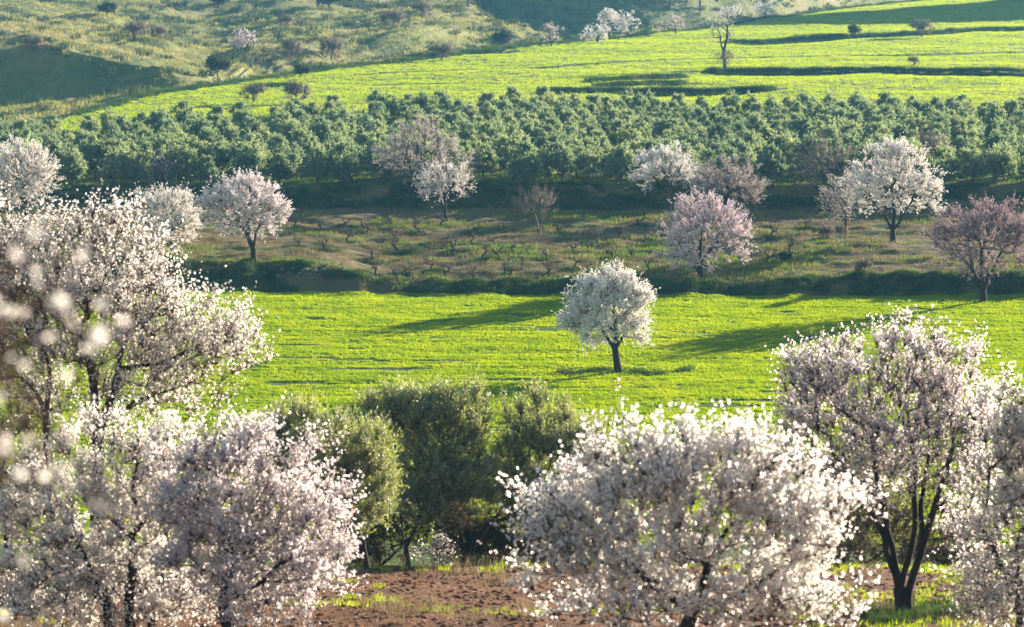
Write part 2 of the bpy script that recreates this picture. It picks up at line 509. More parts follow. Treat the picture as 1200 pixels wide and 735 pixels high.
scatter("terrace_grass", P, rng.uniform(0.6, 1.5, len(P)), tf3)
tf4 = [tuft_object("grass_tuft", 14, 0.42, 0.5, 0.026, G_dry, i, 0.7) for i in (7, 8)]
P = points(170000, 262, 720, k_f2 + 0.02, k_h5, mask=lambda X, Y, s: (fbm(X / 12.0, Y / 12.0, 74, 4) > -0.35) & ~((s > k_h0 + 3.0) & (X / Y * FPX + 600 > 520)))  # pale grass left off the far slope to darken its shade
scatter("hill_grass", P, rng.uniform(0.4, 1.2, len(P)), tf4)
tfs = [tuft_object("scrub_tuft", 30, 0.8, 0.8, 0.05, leaf_mat("scrub_leaf", [(0.35, (0.05, 0.08, 0.035)), (0.6, (0.10, 0.115, 0.05)), (0.75, (0.17, 0.155, 0.08))], 0.3, 0.35), i, 0.7) for i in (21, 22)]
P = points(40000, 262, 720, k_f2 + 0.02, k_h5, mask=lambda X, Y, s: fbm(X / 10.0, Y / 7.0, 78, 4) + 0.25 * np.clip(X / 60 + 1.2, -1, 1) + 0.5 * ((s > k_h0 + 3.0) & (X / Y * FPX + 600 > 520)) > 0.16)  # extra dark scrub on the far slope deepens its shade by colour
scatter("hill_scrub_and_shade", P, rng.uniform(0.3, 1.0, len(P)) ** 1.3 * 1.3, tfs)
# rank weeds on the banks
tf5 = [tuft_object("weed_tuft", 26, 0.32, 0.35, 0.016, G_weed, i, 0.8) for i in (9, 10)]
Pa = points(100000, 158, 166, k_f1 + 0.0, k_b1 + 0.12)
Pb = points(40000, 195, 203, k_t1 + 0.0, k_b2 + 0.15)
Pa = Pa[(rng.uniform(0, 1, len(Pa)) < 0.5) & (fbm(Pa[:, 0] / 1.8, Pa[:, 1], 93, 3) > -0.1)]; Pb = Pb[(rng.uniform(0, 1, len(Pb)) < 0.8) & (fbm(Pb[:, 0] / 1.8, Pb[:, 1], 94, 3) > -0.1)]
scatter("bank_weeds", np.concatenate([Pa, Pb]), np.concatenate([rng.uniform(0.3, 0.85, len(Pa)), rng.uniform(0.4, 1.1, len(Pb))]), tf5)
W = []
for (x0, x1, v0, v1, h, L) in RISERS[:8]:
    n = int(min(x1, 1340) - x0) * 3
    pxs = rng.uniform(x0, min(x1, 1340), n)
    Dk = plane_D(v0 + (v1 - v0) * (pxs - x0) / (x1 - x0))
    X = (pxs - 600) / FPX * Dk
    Yk = Dk + 2.0 * fbm(X / 9.0, X * 0, 31, 3) - np.abs(rng.normal(0, 0.8, n)) + 0.5
    W.append(np.stack([X, Yk, H_s(X, Yk) - 0.02], 1))
vv = rng.uniform(0, 1, 2600)                               # rough edge where the upper field meets the hills
pxs = rng.uniform(90, 1300, 2600)
Dk = np.interp(pxs, TX, Df) + rng.normal(0, 1.6, 2600)
X = (pxs - 600) / FPX * Dk
W.append(np.stack([X, Dk, H_s(X, Dk) - 0.02], 1))
pxs = rng.uniform(-60, 1300, 1500)                         # and where it meets the grove
Dk = np.interp(pxs, TX, plane_D(vg)) + rng.normal(0, 1.0, 1500)
X = (pxs - 600) / FPX * Dk
W.append(np.stack([X, Dk, H_s(X, Dk) - 0.02], 1))
W = np.concatenate(W)
scatter("field_edge_weeds", W, rng.uniform(0.7, 1.9, len(W)), tf5)
base = at(727, 437, dmin=120)
X = base.x + np.concatenate([rng.normal(0, 0.7, 40), rng.choice([-2.6, -1.9, -1.2, -0.8, 0.9, 1.5, 2.0, 3.1], 110) + rng.normal(0, 0.18, 110)]); Y = base.y + np.concatenate([rng.normal(0, 0.5, 40), 0.5 * np.sin(X[40:] * 1.7) + rng.normal(0, 0.2, 110)])
scatter("weeds_under_the_lone_tree", np.stack([X, Y, H_s(X, Y) - 0.02], 1), rng.uniform(0.2, 1.0, 150), tf5)
X = at(1062, 722, D=50).x + rng.normal(0, 0.9, 120); Y = 50 + rng.normal(0, 0.9, 120)
scatter("weeds_under_the_almond", np.stack([X, Y, H_s(X, Y) - 0.02], 1), rng.uniform(0.3, 0.7, 120), tf5)
# grass and straw on the soil in front
P = points(26000, 30, 96, k_soil0 - 1.0, k_val, -500, 1700, mask=lambda X, Y, s: (fbm(X / 2.4, Y / 1.6, 75, 3) > np.where(X / Y * FPX + 600 > 930, -0.05, 0.24)) | ((Y > 58.0) & (fbm(X / 1.5, Y / 1.5, 79, 2) > 0.0)) | (Y > 67))
tf6 = [tuft_object("grass_tuft", 14, 0.12, 0.1, 0.006, G_field, i) for i in (11, 12)]
scatter("soil_grass", P, rng.uniform(0.5, 1.3, len(P)), tf6)
P = points(9000, 44, 68, k_soil0 - 0.4, k_val, -200, 1400, mask=lambda X, Y, s: (fbm(X / 1.8, Y / 1.8, 76, 3) > 0.32) | ((Y > 60.5) & (np.abs((X / Y * FPX + 600) - 555) < 60) & (vnoise(X / 0.5, Y / 0.5, 5) > 0.1)))
tf7 = [tuft_object("straw_tuft", 10, 0.3, 0.12, 0.004, G_straw, i, 1.0) for i in (13, 14)]
scatter("dry_straw", P, rng.uniform(0.4, 1.6, len(P)), tf7)
petal_v = np.array([(-.5, -.4, .004), (.5, -.3, .004), (.6, .4, .015), (-.4, .5, .02)]) * 0.03
M_fallen = leaf_mat("fallen_petal", [(0.3, (0.6, 0.5, 0.48)), (0.7, (0.8, 0.74, 0.7))], 9.0, 0.3)
P = points(12000, 36, 66, k_soil0 - 1.0, k_soil2, -200, 1400, mask=lambda X, Y, s: vnoise(X / 1.7, Y / 1.7, 91) > -0.1)
P[:, 2] += 0.02
scatter("fallen_petals", P, rng.uniform(0.6, 1.4, len(P)), [bpy.data.objects.new("fallen_petal", build_mesh("fallen_petal", [(petal_v, np.array([(0, 1, 2, 3)]), 0)], [M_fallen]))])
# clods and small stones of the ploughed soil
def pebble(name, mat, seed):
    r = np.random.default_rng(seed)
    t = (1 + 5 ** .5) / 2
    v = np.array([(-1, t, 0), (1, t, 0), (-1, -t, 0), (1, -t, 0), (0, -1, t), (0, 1, t), (0, -1, -t), (0, 1, -t), (t, 0, -1), (t, 0, 1), (-t, 0, -1), (-t, 0, 1)]) / 1.9
    f = np.array([(0, 11, 5), (0, 5, 1), (0, 1, 7), (0, 7, 10), (0, 10, 11), (1, 5, 9), (5, 11, 4), (11, 10, 2), (10, 7, 6), (7, 1, 8), (3, 9, 4), (3, 4, 2), (3, 2, 6), (3, 6, 8), (3, 8, 9), (4, 9, 5), (2, 4, 11), (6, 2, 10), (8, 6, 7), (9, 8, 1)])
    v = v * r.uniform(0.7, 1.25, (12, 1)) * np.array([0.06, 0.05, 0.038])
    return bpy.data.objects.new(name, build_mesh(name, [(v, f, 0)], [mat]))
P = points(20000, 44, 68, k_soil0 - 0.3, k_soil2 + 0.2, -100, 1300)
scatter("soil_clods", P, rng.uniform(0.25, 1.0, len(P)) ** 2 * 1.3 + 0.15, [pebble("clod", M_soil, 3), pebble("clod", M_soil, 4)])

# ------------------------------------------------------------------ trees
B_dark = bark_mat("dark_bark", (0.028, 0.02, 0.016), (0.075, 0.055, 0.045))
B_grey = bark_mat("grey_bark", (0.07, 0.055, 0.045), (0.16, 0.13, 0.11))
B_twig = bark_mat("twig_bark", (0.07, 0.042, 0.032), (0.14, 0.09, 0.07))
B_bare = bark_mat("bare_twig_bark", (0.13, 0.10, 0.08), (0.26, 0.2, 0.165))

def blossom_mat(name, c_lo, c_hi, tr=0.6):
    return leaf_mat(name, [(0.36, c_lo), (0.52, c_hi), (0.7, tuple(min(0.9, c * 1.05) for c in c_hi))], 9.0, tr)

F_white = blossom_mat("white_petal", (0.78, 0.68, 0.66), (0.88, 0.85, 0.8))
F_cream = blossom_mat("cream_petal", (0.76, 0.66, 0.63), (0.88, 0.84, 0.78))
F_blush = blossom_mat("blush_petal", (0.70, 0.57, 0.58), (0.86, 0.80, 0.79))
F_pink = blossom_mat("pink_petal", (0.62, 0.48, 0.52), (0.78, 0.67, 0.7))
F_rose = blossom_mat("rose_petal", (0.34, 0.22, 0.25), (0.54, 0.4, 0.43))
def cluster_mat(name, f):
    m = f.copy(); m.name = name
    for n in m.node_tree.nodes:
        if n.type == 'MIX_SHADER':
            n.inputs[0].default_value = 0.25
    return m
F_grey = blossom_mat("fading_petal", (0.42, 0.34, 0.31), (0.66, 0.58, 0.54))
def vary(m):
    """each tree its own shade of the leaf colour"""
    nt = m.node_tree
    oi = nt.nodes.new("ShaderNodeObjectInfo")
    r = ramp(nt, oi.outputs["Random"], [(0.0, (0.8, 0.86, 0.88)), (0.35, (0.94, 0.98, 0.98)), (0.7, (1.08, 1.05, 0.97)), (1.0, (1.25, 1.18, 1.05))])
    src = next(n for n in nt.nodes if n.type == 'VALTORGB' and n != r)
    mx = nt.nodes.new("ShaderNodeMix"); mx.data_type = 'RGBA'; mx.blend_type = 'MULTIPLY'; mx.inputs["Factor"].default_value = 1.0
    outs = [l.to_socket for l in src.outputs[0].links]
    nt.links.new(src.outputs[0], mx.inputs["A"]); nt.links.new(r.outputs[0], mx.inputs["B"])
    for t in outs: nt.links.new(mx.outputs["Result"], t)
C_white, C_cream, C_blush, C_pink, C_rose, C_grey = [cluster_mat(n, f) for n, f in (("white_cluster", F_white), ("cream_cluster", F_cream), ("blush_cluster", F_blush), ("pink_cluster", F_pink), ("rose_cluster", F_rose), ("fading_cluster", F_grey))]
L_olive = leaf_mat("olive_leaf", [(0.35, (0.20, 0.22, 0.12)), (0.52, (0.29, 0.31, 0.19)), (0.7, (0.39, 0.41, 0.30))], 5.0, 0.5, (1.25, 1.25, 0.5), 0.5)
L_grove = leaf_mat("grove_olive_leaf", [(0.3, (0.20, 0.245, 0.19)), (0.5, (0.25, 0.30, 0.235)), (0.7, (0.31, 0.355, 0.29))], 1.6, 0.5, (1.2, 1.25, 0.65))
L_thick = leaf_mat("thicket_leaf", [(0.35, (0.08, 0.07, 0.03)), (0.6, (0.16, 0.125, 0.065)), (0.75, (0.27, 0.2, 0.12))], 2.0, 0.35)
L_bush = leaf_mat("bush_leaf", [(0.35, (0.04, 0.055, 0.028)), (0.6, (0.085, 0.09, 0.05))], 2.0, 0.35)

vary(L_grove)

def unit(v):
    return v / np.maximum(np.linalg.norm(v, axis=-1, keepdims=True), 1e-9)

def grow(ells, stems, n_targets, rg, step=0.4, R=0.12, wander=0.12, shell=0.45, lumpy=0.16):
    """ells: crown lobes (cx,cy,cz,rx,ry,rz); stems: list of polylines from the ground up.
    Every target in the crown is joined to the nearest limb, limbs thicken with what they carry."""
    pos = []; par = []
    for st in stems:
        prev = -1
        st = [np.array(p, float) for p in st]
        for a, b in zip(st[:-1], st[1:]):
            n = max(1, int(np.linalg.norm(b - a) / step))
            if prev == -1 and len(pos) and a[2] > 0.25:
                prev = int(np.argmin([np.linalg.norm(a - q) for q in pos]))
                a = pos[prev]
            if prev == -1:
                pos.append(a); par.append(-1); prev = len(pos) - 1
            for i in range(1, n + 1):
                p = a + (b - a) * i / n
                if i < n: p = p + rg.normal(0, 0.02, 3)
                pos.append(p); par.append(prev); prev = len(pos) - 1
    n_stem = len(pos)
    e = np.array(ells, float)
    vol = (e[:, 3] * e[:, 4] * e[:, 5]) ** 0.8; vol /= vol.sum()
    ix = rg.choice(len(e), n_targets, p=vol)
    d = unit(rg.normal(0, 1, (n_targets, 3)))
    rad = rg.uniform(0, 1, n_targets) ** shell
    lump = 1 + lumpy * np.sin(d[:, 0] * 5 + ix * 2.1 + 1) * np.cos(d[:, 2] * 6 + ix) + rg.normal(0, 0.05, n_targets)
    T = e[ix, :3] + d * e[ix, 3:] * (rad * lump)[:, None]
    T = T[T[:, 2] > 0.15]
    root = np.mean([s[-1] for s in stems], axis=0)
    key = np.linalg.norm(T - root, axis=1)
    T = T[np.argsort(key + rg.uniform(0, 0.5, len(key)))]
    cap = n_stem + len(T) * 8 + 10
    A = np.zeros((cap, 3)); A[:n_stem] = pos
    plen = np.zeros(cap)
    for i in range(n_stem):
        if par[i] >= 0: plen[i] = plen[par[i]] + np.linalg.norm(A[i] - A[par[i]])
    N = n_stem
    zmin_att = min(s[-1][2] for s in stems) * 0.72
    ok = np.zeros(cap, bool); ok[:n_stem] = A[:n_stem, 2] >= zmin_att
    term = []
    for t in T:
        dv = t - A[:N]
        dist = np.linalg.norm(dv, axis=1)
        cost = dist + 0.22 * plen[:N] + 0.35 * np.maximum(0, -dv[:, 2])
        cost[~ok[:N]] = 1e9
        j = int(np.argmin(cost))
        L = dist[j]
        if L < 0.06: continue
        m = max(1, int(L / step))
        prev = j
        side = rg.normal(0, wander, 3) * L
        side[2] = abs(side[2]) * 0.5 - 0.10 * L * 0.3
        for i in range(1, m + 1):
            u = i / m
            p = A[j] + dv[j] * u + side * (u * (1 - u) * 2)
            if i < m: p = p + rg.normal(0, 0.03, 3) * min(1, step / 0.3)
            if N >= cap: break
            A[N] = p; par.append(prev); plen[N] = plen[prev] + L / m; ok[N] = True
            prev = N; N += 1
        term.append(prev)
    A = A[:N]; par = np.array(par[:N])
    cnt = np.zeros(N)
    cnt[term] += 1
    for i in range(N - 1, -1, -1):
        if par[i] >= 0: cnt[par[i]] += cnt[i]
    rootc = max(cnt[:n_stem].max(), 1)
    r = np.maximum(R * (np.maximum(cnt, 0.4) / rootc) ** 0.6, 0.004)
    for i in range(n_stem):                                # flare at the ground
        hs = A[i, 2] / max(A[:n_stem, 2].max(), 0.1)
        r[i] = max(r[i], R * 0.66 * (1 - 0.72 * hs)) * (1.0 + 0.6 * max(0, 1 - A[i, 2] / 0.3) ** 1.5) * rg.uniform(0.92, 1.1)
    return A, par, r, np.array(term), n_stem

def tubes(P0, P1, r0, r1, sides):
    n = len(P0)
    d = unit(P1 - P0)
    ref = np.where(np.abs(d[:, 2:3]) < 0.9, np.array([[0, 0, 1.0]]), np.array([[1.0, 0, 0]]))
    u = unit(np.cross(d, ref)); w = np.cross(d, u)
    an = np.arange(sides) * 2 * math.pi / sides
    ring = u[:, None, :] * np.cos(an)[None, :, None] + w[:, None, :] * np.sin(an)[None, :, None]
    V = np.concatenate([P0[:, None] + ring * r0[:, None, None], P1[:, None] + ring * r1[:, None, None]], 1).reshape(-1, 3)
    k = np.arange(sides); kn = (k + 1) % sides
    F = np.stack([k, kn, kn + sides, k + sides], 1)
    F = (F[None] + (np.arange(n) * 2 * sides)[:, None, None]).reshape(-1, 4)
    return V, F

def limb_parts(A, par, r, mat_i, rmin=0, rmax=9, big=0.035):
    idx = np.nonzero((par >= 0) & (r >= rmin) & (r < rmax))[0]
    out = []
    for lo, hi, sides in ((0, big * 0.4, 3), (big * 0.4, big, 4), (big, 99, 8)):
        q = idx[(r[idx] >= lo) & (r[idx] < hi)]
        if len(q):
            d = A[q] - A[par[q]]
            ext = d * (0.08 if sides > 3 else 0)
            V, F = tubes(A[par[q]] - ext, A[q] + ext * 0.5, np.minimum(r[par[q]], r[q] * 1.35), r[q], sides)
            out.append((V, F, mat_i))
    return out

def twigs(A, par, r, rg, nodes, per, length, center, up=0.55, outw=0.5, rnd=0.6, base_r=0.006):
    n = len(nodes) * per
    nd = np.repeat(nodes, per)
    p0 = A[nd] + rg.normal(0, 0.012, (n, 3))
    o = unit(p0 - center)
    d = unit(o * outw + np.array([0, 0, up]) + rg.normal(0, rnd, (n, 3)))
    L = length * rg.uniform(0.45, 1.25, n) * np.where(rg.uniform(0, 1, n) < 0.08, 1.6, 1.0)
    bend = rg.normal(0, 0.03, (n, 3))
    p1 = p0 + d * (L * 0.5)[:, None]
    d2 = unit(d + bend)
    p2 = p1 + d2 * (L * 0.5)[:, None]
    return p0, p1, p2, d, d2, L

def twig_tubes(tw, base_r, mat_i):
    """tapering three sided whips that end in a point"""
    p0, p1, p2, d = tw[:4]
    n = len(p0)
    ref = np.where(np.abs(d[:, 2:3]) < 0.9, np.array([[0, 0, 1.0]]), np.array([[1.0, 0, 0]]))
    u = unit(np.cross(d, ref)); w = np.cross(d, u)
    V = np.zeros((n, 4, 3))
    for k in range(3):
        a = k * 2 * math.pi / 3
        V[:, k] = p0 + (u * math.cos(a) + w * math.sin(a)) * base_r
    V[:, 3] = p2
    F = np.array([(0, 1, 3), (1, 2, 3), (2, 0, 3)])
    F = (F[None] + (np.arange(n) * 4)[:, None, None]).reshape(-1, 3)
    return [(V.reshape(-1, 3), F, mat_i)]

def along(tw, rg, k, t0=0.1, t1=1.0, jit=0.02):
    p0, p1, p2, d, d2, L = tw
    n = len(p0)
    t = rg.uniform(t0, t1, (n, k))
    a = np.where((t < 0.5)[..., None], p0[:, None] + (p1 - p0)[:, None] * (t * 2)[..., None], p1[:, None] + (p2 - p1)[:, None] * (t * 2 - 1)[..., None])
    a = a + rg.normal(0, jit, a.shape)
    dd = np.where((t < 0.5)[..., None], d[:, None], d2[:, None])
    return a.reshape(-1, 3), np.broadcast_to(dd, a.shape).reshape(-1, 3)

def basis(nrm, rg):
    ref = unit(rg.normal(0, 1, nrm.shape))
    u = unit(np.cross(nrm, ref)); w = np.cross(nrm, u)
    return u, w

def blossoms(C, N, size, rg, mat_i, petals=5, da=None):
    """cup of notched petals, one quad each"""
    n = len(C)
    u, w = basis(N, rg)
    if petals == 2:                                        # a few pixels at most: two folded petals
        V = np.zeros((n, 6, 3)); sz = size[:, None]
        for k, sg in ((0, 1), (1, -1)):
            V[:, k * 3] = C - w * sz * 0.46; V[:, k * 3 + 1] = C + w * sz * 0.46
            V[:, k * 3 + 2] = C + (u * sg * 0.62 + N * 0.3) * sz
        F = np.arange(6).reshape(2, 3)
        F = (F[None] + (np.arange(n) * 6)[:, None, None]).reshape(-1, 3)
        return V.reshape(-1, 3), F, mat_i
    if da is None:                                         # shallow five or six lobed cup
        V = np.zeros((n, petals + 1, 3)); cupd = rg.uniform(0.1, 0.3, n)
        V[:, 0] = C
        for k in range(petals):
            a = 2 * math.pi * k / petals
            rr_ = size * 0.5 * rg.uniform(0.75, 1.15, n)
            V[:, k + 1] = C + (u * math.cos(a) + w * math.sin(a)) * rr_[:, None] + N * (size * cupd + size * rg.normal(0, 0.07, n))[:, None]
        k = np.arange(petals)
        F = np.stack([k * 0, k + 1, (k + 1) % petals + 1], 1)
        F = (F[None] + (np.arange(n) * (petals + 1))[:, None, None]).reshape(-1, 3)
        return V.reshape(-1, 3), F, mat_i
    V = np.zeros((n, petals * 4, 3)); cup = rg.uniform(0.15, 0.75, n)
    for k in range(petals):
        a = 2 * math.pi * k / petals
        da = da or min(math.pi / petals * 0.92, 0.95)
        def pt(ang_, rad, hh):
            return (u * math.cos(ang_) + w * math.sin(ang_)) * (rad * size)[:, None] + N * (hh * size)[:, None]
        V[:, k * 4 + 0] = C + pt(a, 0.02, cup * 0)
        V[:, k * 4 + 1] = C + pt(a - da, 0.40, cup * 0.35)
        V[:, k * 4 + 2] = C + pt(a, 0.52, cup * 0.55 + rg.normal(0, .06, n))
        V[:, k * 4 + 3] = C + pt(a + da, 0.40, cup * 0.35)
    F = np.arange(petals * 4).reshape(petals, 4)
    F = (F[None] + (np.arange(n) * petals * 4)[:, None, None]).reshape(-1, 4)
    return V.reshape(-1, 3), F, mat_i

def leaves(C, D, length, width, rg, mat_i, spread=0.9):
    n = len(C)
    d = unit(D + rg.normal(0, spread, (n, 3)) * 0.75)
    u, w = basis(d, rg)
    L = length * rg.uniform(0.6, 1.25, n); Wd = width * rg.uniform(0.7, 1.2, n)
    V = np.zeros((n, 4, 3))
    V[:, 0] = C; V[:, 2] = C + d * L[:, None]
    mid = C + d * (L * 0.48)[:, None] + w * (L * 0.05)[:, None]
    V[:, 1] = mid + u * (Wd / 2)[:, None]; V[:, 3] = mid - u * (Wd / 2)[:, None]
    F = np.arange(n * 4).reshape(n, 4)
    return V.reshape(-1, 3), F, mat_i

N_TREE = [0]
def tree(kind_name, base, ells, stems, label, cat="tree", group=None, style='almond', n_targets=300, R=0.12, step=0.4,
         twig=4, twig_len=0.4, per_twig=4, size=0.04, petal=F_white, bark=B_dark, twig_bark=None, petals=5, seed=None,
         up=0.55, rnd=0.6, shell=0.45, twig_r=0.006, inner=0.5, leaf=(0.06, 0.013), thin=None, lumpy=0.16, outw=0.5, tcut=0.1):
    N_TREE[0] += 1
    rg = np.random.default_rng(seed if seed is not None else 100 + N_TREE[0])
    A, par, r, term, ns = grow(ells, stems, n_targets, rg, step, R, shell=shell, lumpy=lumpy)
    e = np.array(ells); center = np.average(e[:, :3], axis=0, weights=e[:, 3] * e[:, 5]) - np.array([0, 0, 0.25 * e[:, 5].mean()])
    cut = max(0.012, twig_r * 1.6)
    root = link(kind_name, None, loc=base)
    tag(root, label, cat, group)
    A2 = A.copy(); A2[:ns][A2[:ns, 2] <= 0.001, 2] = -0.35
    tp = limb_parts(A2, par, r, 0, cut)
    if tp:
        link("trunk", build_mesh("trunk", tp, [bark]), root)
    tm = twig_bark or B_twig
    cp = [(v, f, 1) for v, f, _ in limb_parts(A2, par, np.maximum(r, twig_r), 1, 0, cut)]
    small = np.nonzero((r < cut) & (par >= 0))[0]
    extra = small[rg.uniform(0, 1, len(small)) < inner]
    nodes = np.concatenate([term, extra])
    tw = twigs(A, par, r, rg, nodes, twig, twig_len, center, up=up, rnd=rnd, outw=outw)
    if thin == 'low':                                      # more open towards the limbs below
        zz = tw[2][:, 2]; z0, z1 = np.quantile(zz, 0.02), np.quantile(zz, 0.98)
        keep = rg.uniform(0, 1, len(zz)) < np.clip(0.55 + 0.8 * (zz - z0) / (z1 - z0), 0, 1)
        tw = tuple(a[keep] for a in tw)
    cp += twig_tubes(tw, twig_r, 1)
    if style == 'almond':
        C, D = along(tw, rg, per_twig, tcut, 1.0, size * 0.3)
        keep = rg.uniform(0, 1, len(C)) < 0.55 + 0.45 * (np.sin(C[:, 0] * 3.1 + seed_phase(rg)) * np.sin(C[:, 2] * 2.7) > -0.35)
        C, D = C[keep], D[keep]
        Nn = unit(D * 0.3 + rg.normal(0, 0.8, C.shape) + np.array([0, 0, 0.0 if petals == 2 else 0.1]))
        cp.append(blossoms(C, Nn, size * rg.uniform(0.7, 1.15, len(C)), rg, 0, petals))
    elif style == 'olive':
        C, D = along(tw, rg, per_twig, 0.05, 1.0, 0.012)
        cp.append(leaves(C, D, leaf[0], leaf[1], rg, 0))
    else:
        cp = [(v, f, 0 if m == 0 else 1) for v, f, m in cp]
    me = build_mesh("crown", cp, [petal, tm])
    link("crown", me, root)
    return root

def seed_phase(rg):
    return rg.uniform(0, 6)

def lobes(D, base_px, ell_px, depth=0.9):
    """crown lobes given as they measure against the base at distance D -> metres"""
    k = D / FPX
    out = []
    for c in ell_px:
        cx, cy, rx, ry = c[:4]
        dy = c[4] if len(c) > 4 else 0.0
        out.append(((cx - base_px[0]) * k, dy, (base_px[1] - cy) * k, rx * k, min(rx, 1.6 * ry) * k * depth, ry * k))
    return out

def stems_px(D, base_px, lines):
    k = D / FPX
    return [[((x - base_px[0]) * k, (p[2] if len(p) > 2 else 0.0), (base_px[1] - y) * k) for p in ln for x, y in [(p[0], p[1])]] for ln in lines]

def almond(label, bp, ell, lines, D=None, dmin=120.0, group=None, name="almond_tree", cat="almond tree", dup_y=None, **kw):
    """bp: pixel of the foot; ell / lines: crown lobes and stems around it"""
    base = at(bp[0], bp[1], dmin=dmin, D=D)
    Dd = base.y
    # height of the foot as it actually lies
    gy = 367.5 + FPX * math.tan(math.atan((CZ - base.z) / Dd) - PITCH)
    b2 = (bp[0], gy)
    return tree(name, base, lobes(Dd, b2, ell), stems_px(Dd, b2, lines), label, cat, group, **kw)

# ---- foreground almonds
FG = dict(style='almond', step=0.26, shell=0.5, thin='low')
almond("large white almond in full bloom filling the bottom edge right of the bare soil",
       (805, 800), [(690, 610, 90, 75), (760, 570, 80, 70), (850, 565, 95, 70), (930, 610, 85, 80), (800, 660, 170, 80), (940, 690, 75, 60), (660, 650, 60, 60), (800, 545, 110, 50), (760, 715, 130, 42), (900, 722, 100, 38)],
       [[(805, 800), (800, 745), (812, 715)], [(812, 715), (770, 690), (735, 655), (705, 640)], [(812, 715), (830, 660), (850, 620)], [(812, 715), (880, 690), (930, 650)]],
       D=36, petal=F_white, n_targets=640, twig=7, twig_len=0.46, per_twig=9, petals=5, size=0.055, R=0.085, seed=11, inner=0.14, up=0.95, rnd=0.5, lumpy=0.26, **FG)
almond("wide cream almond filling the lower left corner", (150, 775),
       [(90, 590, 85, 90), (160, 545, 80, 70), (60, 660, 80, 70), (130, 660, 90, 70), (190, 600, 70, 70), (30, 620, 50, 70), (90, 715, 120, 50), (200, 700, 70, 45)],
       [[(150, 775), (153, 690), (158, 640)], [(165, 775), (185, 690), (205, 640)], [(140, 775), (120, 690), (95, 640)]],
       D=42, petal=F_cream, n_targets=560, twig=10, twig_len=0.38, per_twig=9, size=0.045, up=0.8, petals=4, R=0.085, seed=12, inner=0.1, **FG)
almond("rounded blush almond at lower left with a leaning dark trunk, beside the foreground olives", (280, 775),
       [(250, 570, 85, 70), (330, 580, 75, 72), (300, 650, 110, 70), (235, 640, 70, 70), (385, 605, 40, 50), (280, 530, 60, 36), (310, 705, 100, 45), (370, 660, 50, 40)],
       [[(280, 775), (262, 705), (278, 650)], [(262, 705), (310, 680), (345, 650)], [(278, 650), (255, 600)]],
       D=41, petal=F_blush, n_targets=520, twig=10, twig_len=0.38, per_twig=9, size=0.045, up=0.8, petals=4, R=0.085, seed=17, inner=0.1, **FG)
almond("tall almond at the left edge with long twigs above a dark forked trunk",
       (112, 650), [(60, 330, 80, 70), (140, 350, 90, 80), (200, 390, 75, 70), (255, 410, 60, 60), (90, 420, 100, 80), (190, 460, 90, 45), (20, 380, 60, 80), (30, 280, 50, 36), (140, 280, 70, 30), (-40, 420, 70, 90)],
       [[(112, 650), (114, 560), (116, 500), (112, 455)], [(116, 500), (135, 455), (140, 430)], [(112, 455), (100, 400), (80, 360)], [(140, 430), (200, 420), (235, 405)], [(60, 650), (52, 560), (55, 480), (60, 430)]],
       D=47, petal=F_cream, n_targets=680, twig=10, twig_len=0.55, per_twig=7, size=0.043, petals=4, R=0.13, seed=13, inner=0.12, up=1.1, rnd=0.5, **FG)
almond("tall almond right of centre with a many stemmed dark trunk and thinning blush blossom",
       (1062, 722), [(985, 455, 80, 55), (1050, 432, 65, 48), (1100, 465, 62, 62), (940, 480, 50, 48), (1030, 525, 105, 60), (1130, 530, 55, 80), (1065, 402, 40, 24), (1000, 575, 60, 40), (925, 535, 40, 45), (1135, 610, 45, 55)],
       [[(1062, 722), (1054, 690), (1036, 630), (1008, 570), (975, 530)], [(1054, 690), (1045, 640), (1030, 570), (1020, 510)], [(1064, 700), (1068, 640), (1072, 560), (1062, 480)], [(1062, 710), (1078, 650), (1098, 580), (1116, 520)], [(1078, 650), (1078, 590), (1088, 530)], [(1066, 722), (1064, 700)]],
       D=50, petal=F_blush, n_targets=720, twig=10, twig_len=0.44, per_twig=5, size=0.048, petals=4, R=0.1, seed=14, inner=0.12, up=0.9, rnd=0.5, **FG)
almond("dense cream almond cut off by the right edge in front of the many stemmed trunk",
       (1200, 780), [(1165, 610, 50, 90), (1185, 510, 60, 75), (1230, 590, 70, 110), (1180, 690, 65, 60), (1150, 700, 45, 45), (1250, 490, 60, 60)],
       [[(1200, 780), (1196, 700), (1190, 640)], [(1200, 780), (1215, 690), (1235, 620)], [(1196, 700), (1170, 660), (1158, 630)]],
       D=43, petal=F_cream, n_targets=600, twig=9, twig_len=0.36, per_twig=7, size=0.047, petals=4, R=0.08, seed=15, inner=0.1, **FG)
almond("small white almond bush seen under the dark olive crowns behind the bare soil",
       (510, 668), [(510, 648, 22, 16), (520, 640, 18, 14)], [[(510, 668), (510, 655)]], D=66, petal=F_white, name="almond_bush", cat="bush",
       n_targets=60, twig=6, twig_len=0.25, per_twig=5, size=0.05, R=0.03, seed=16, inner=0.2, **FG)

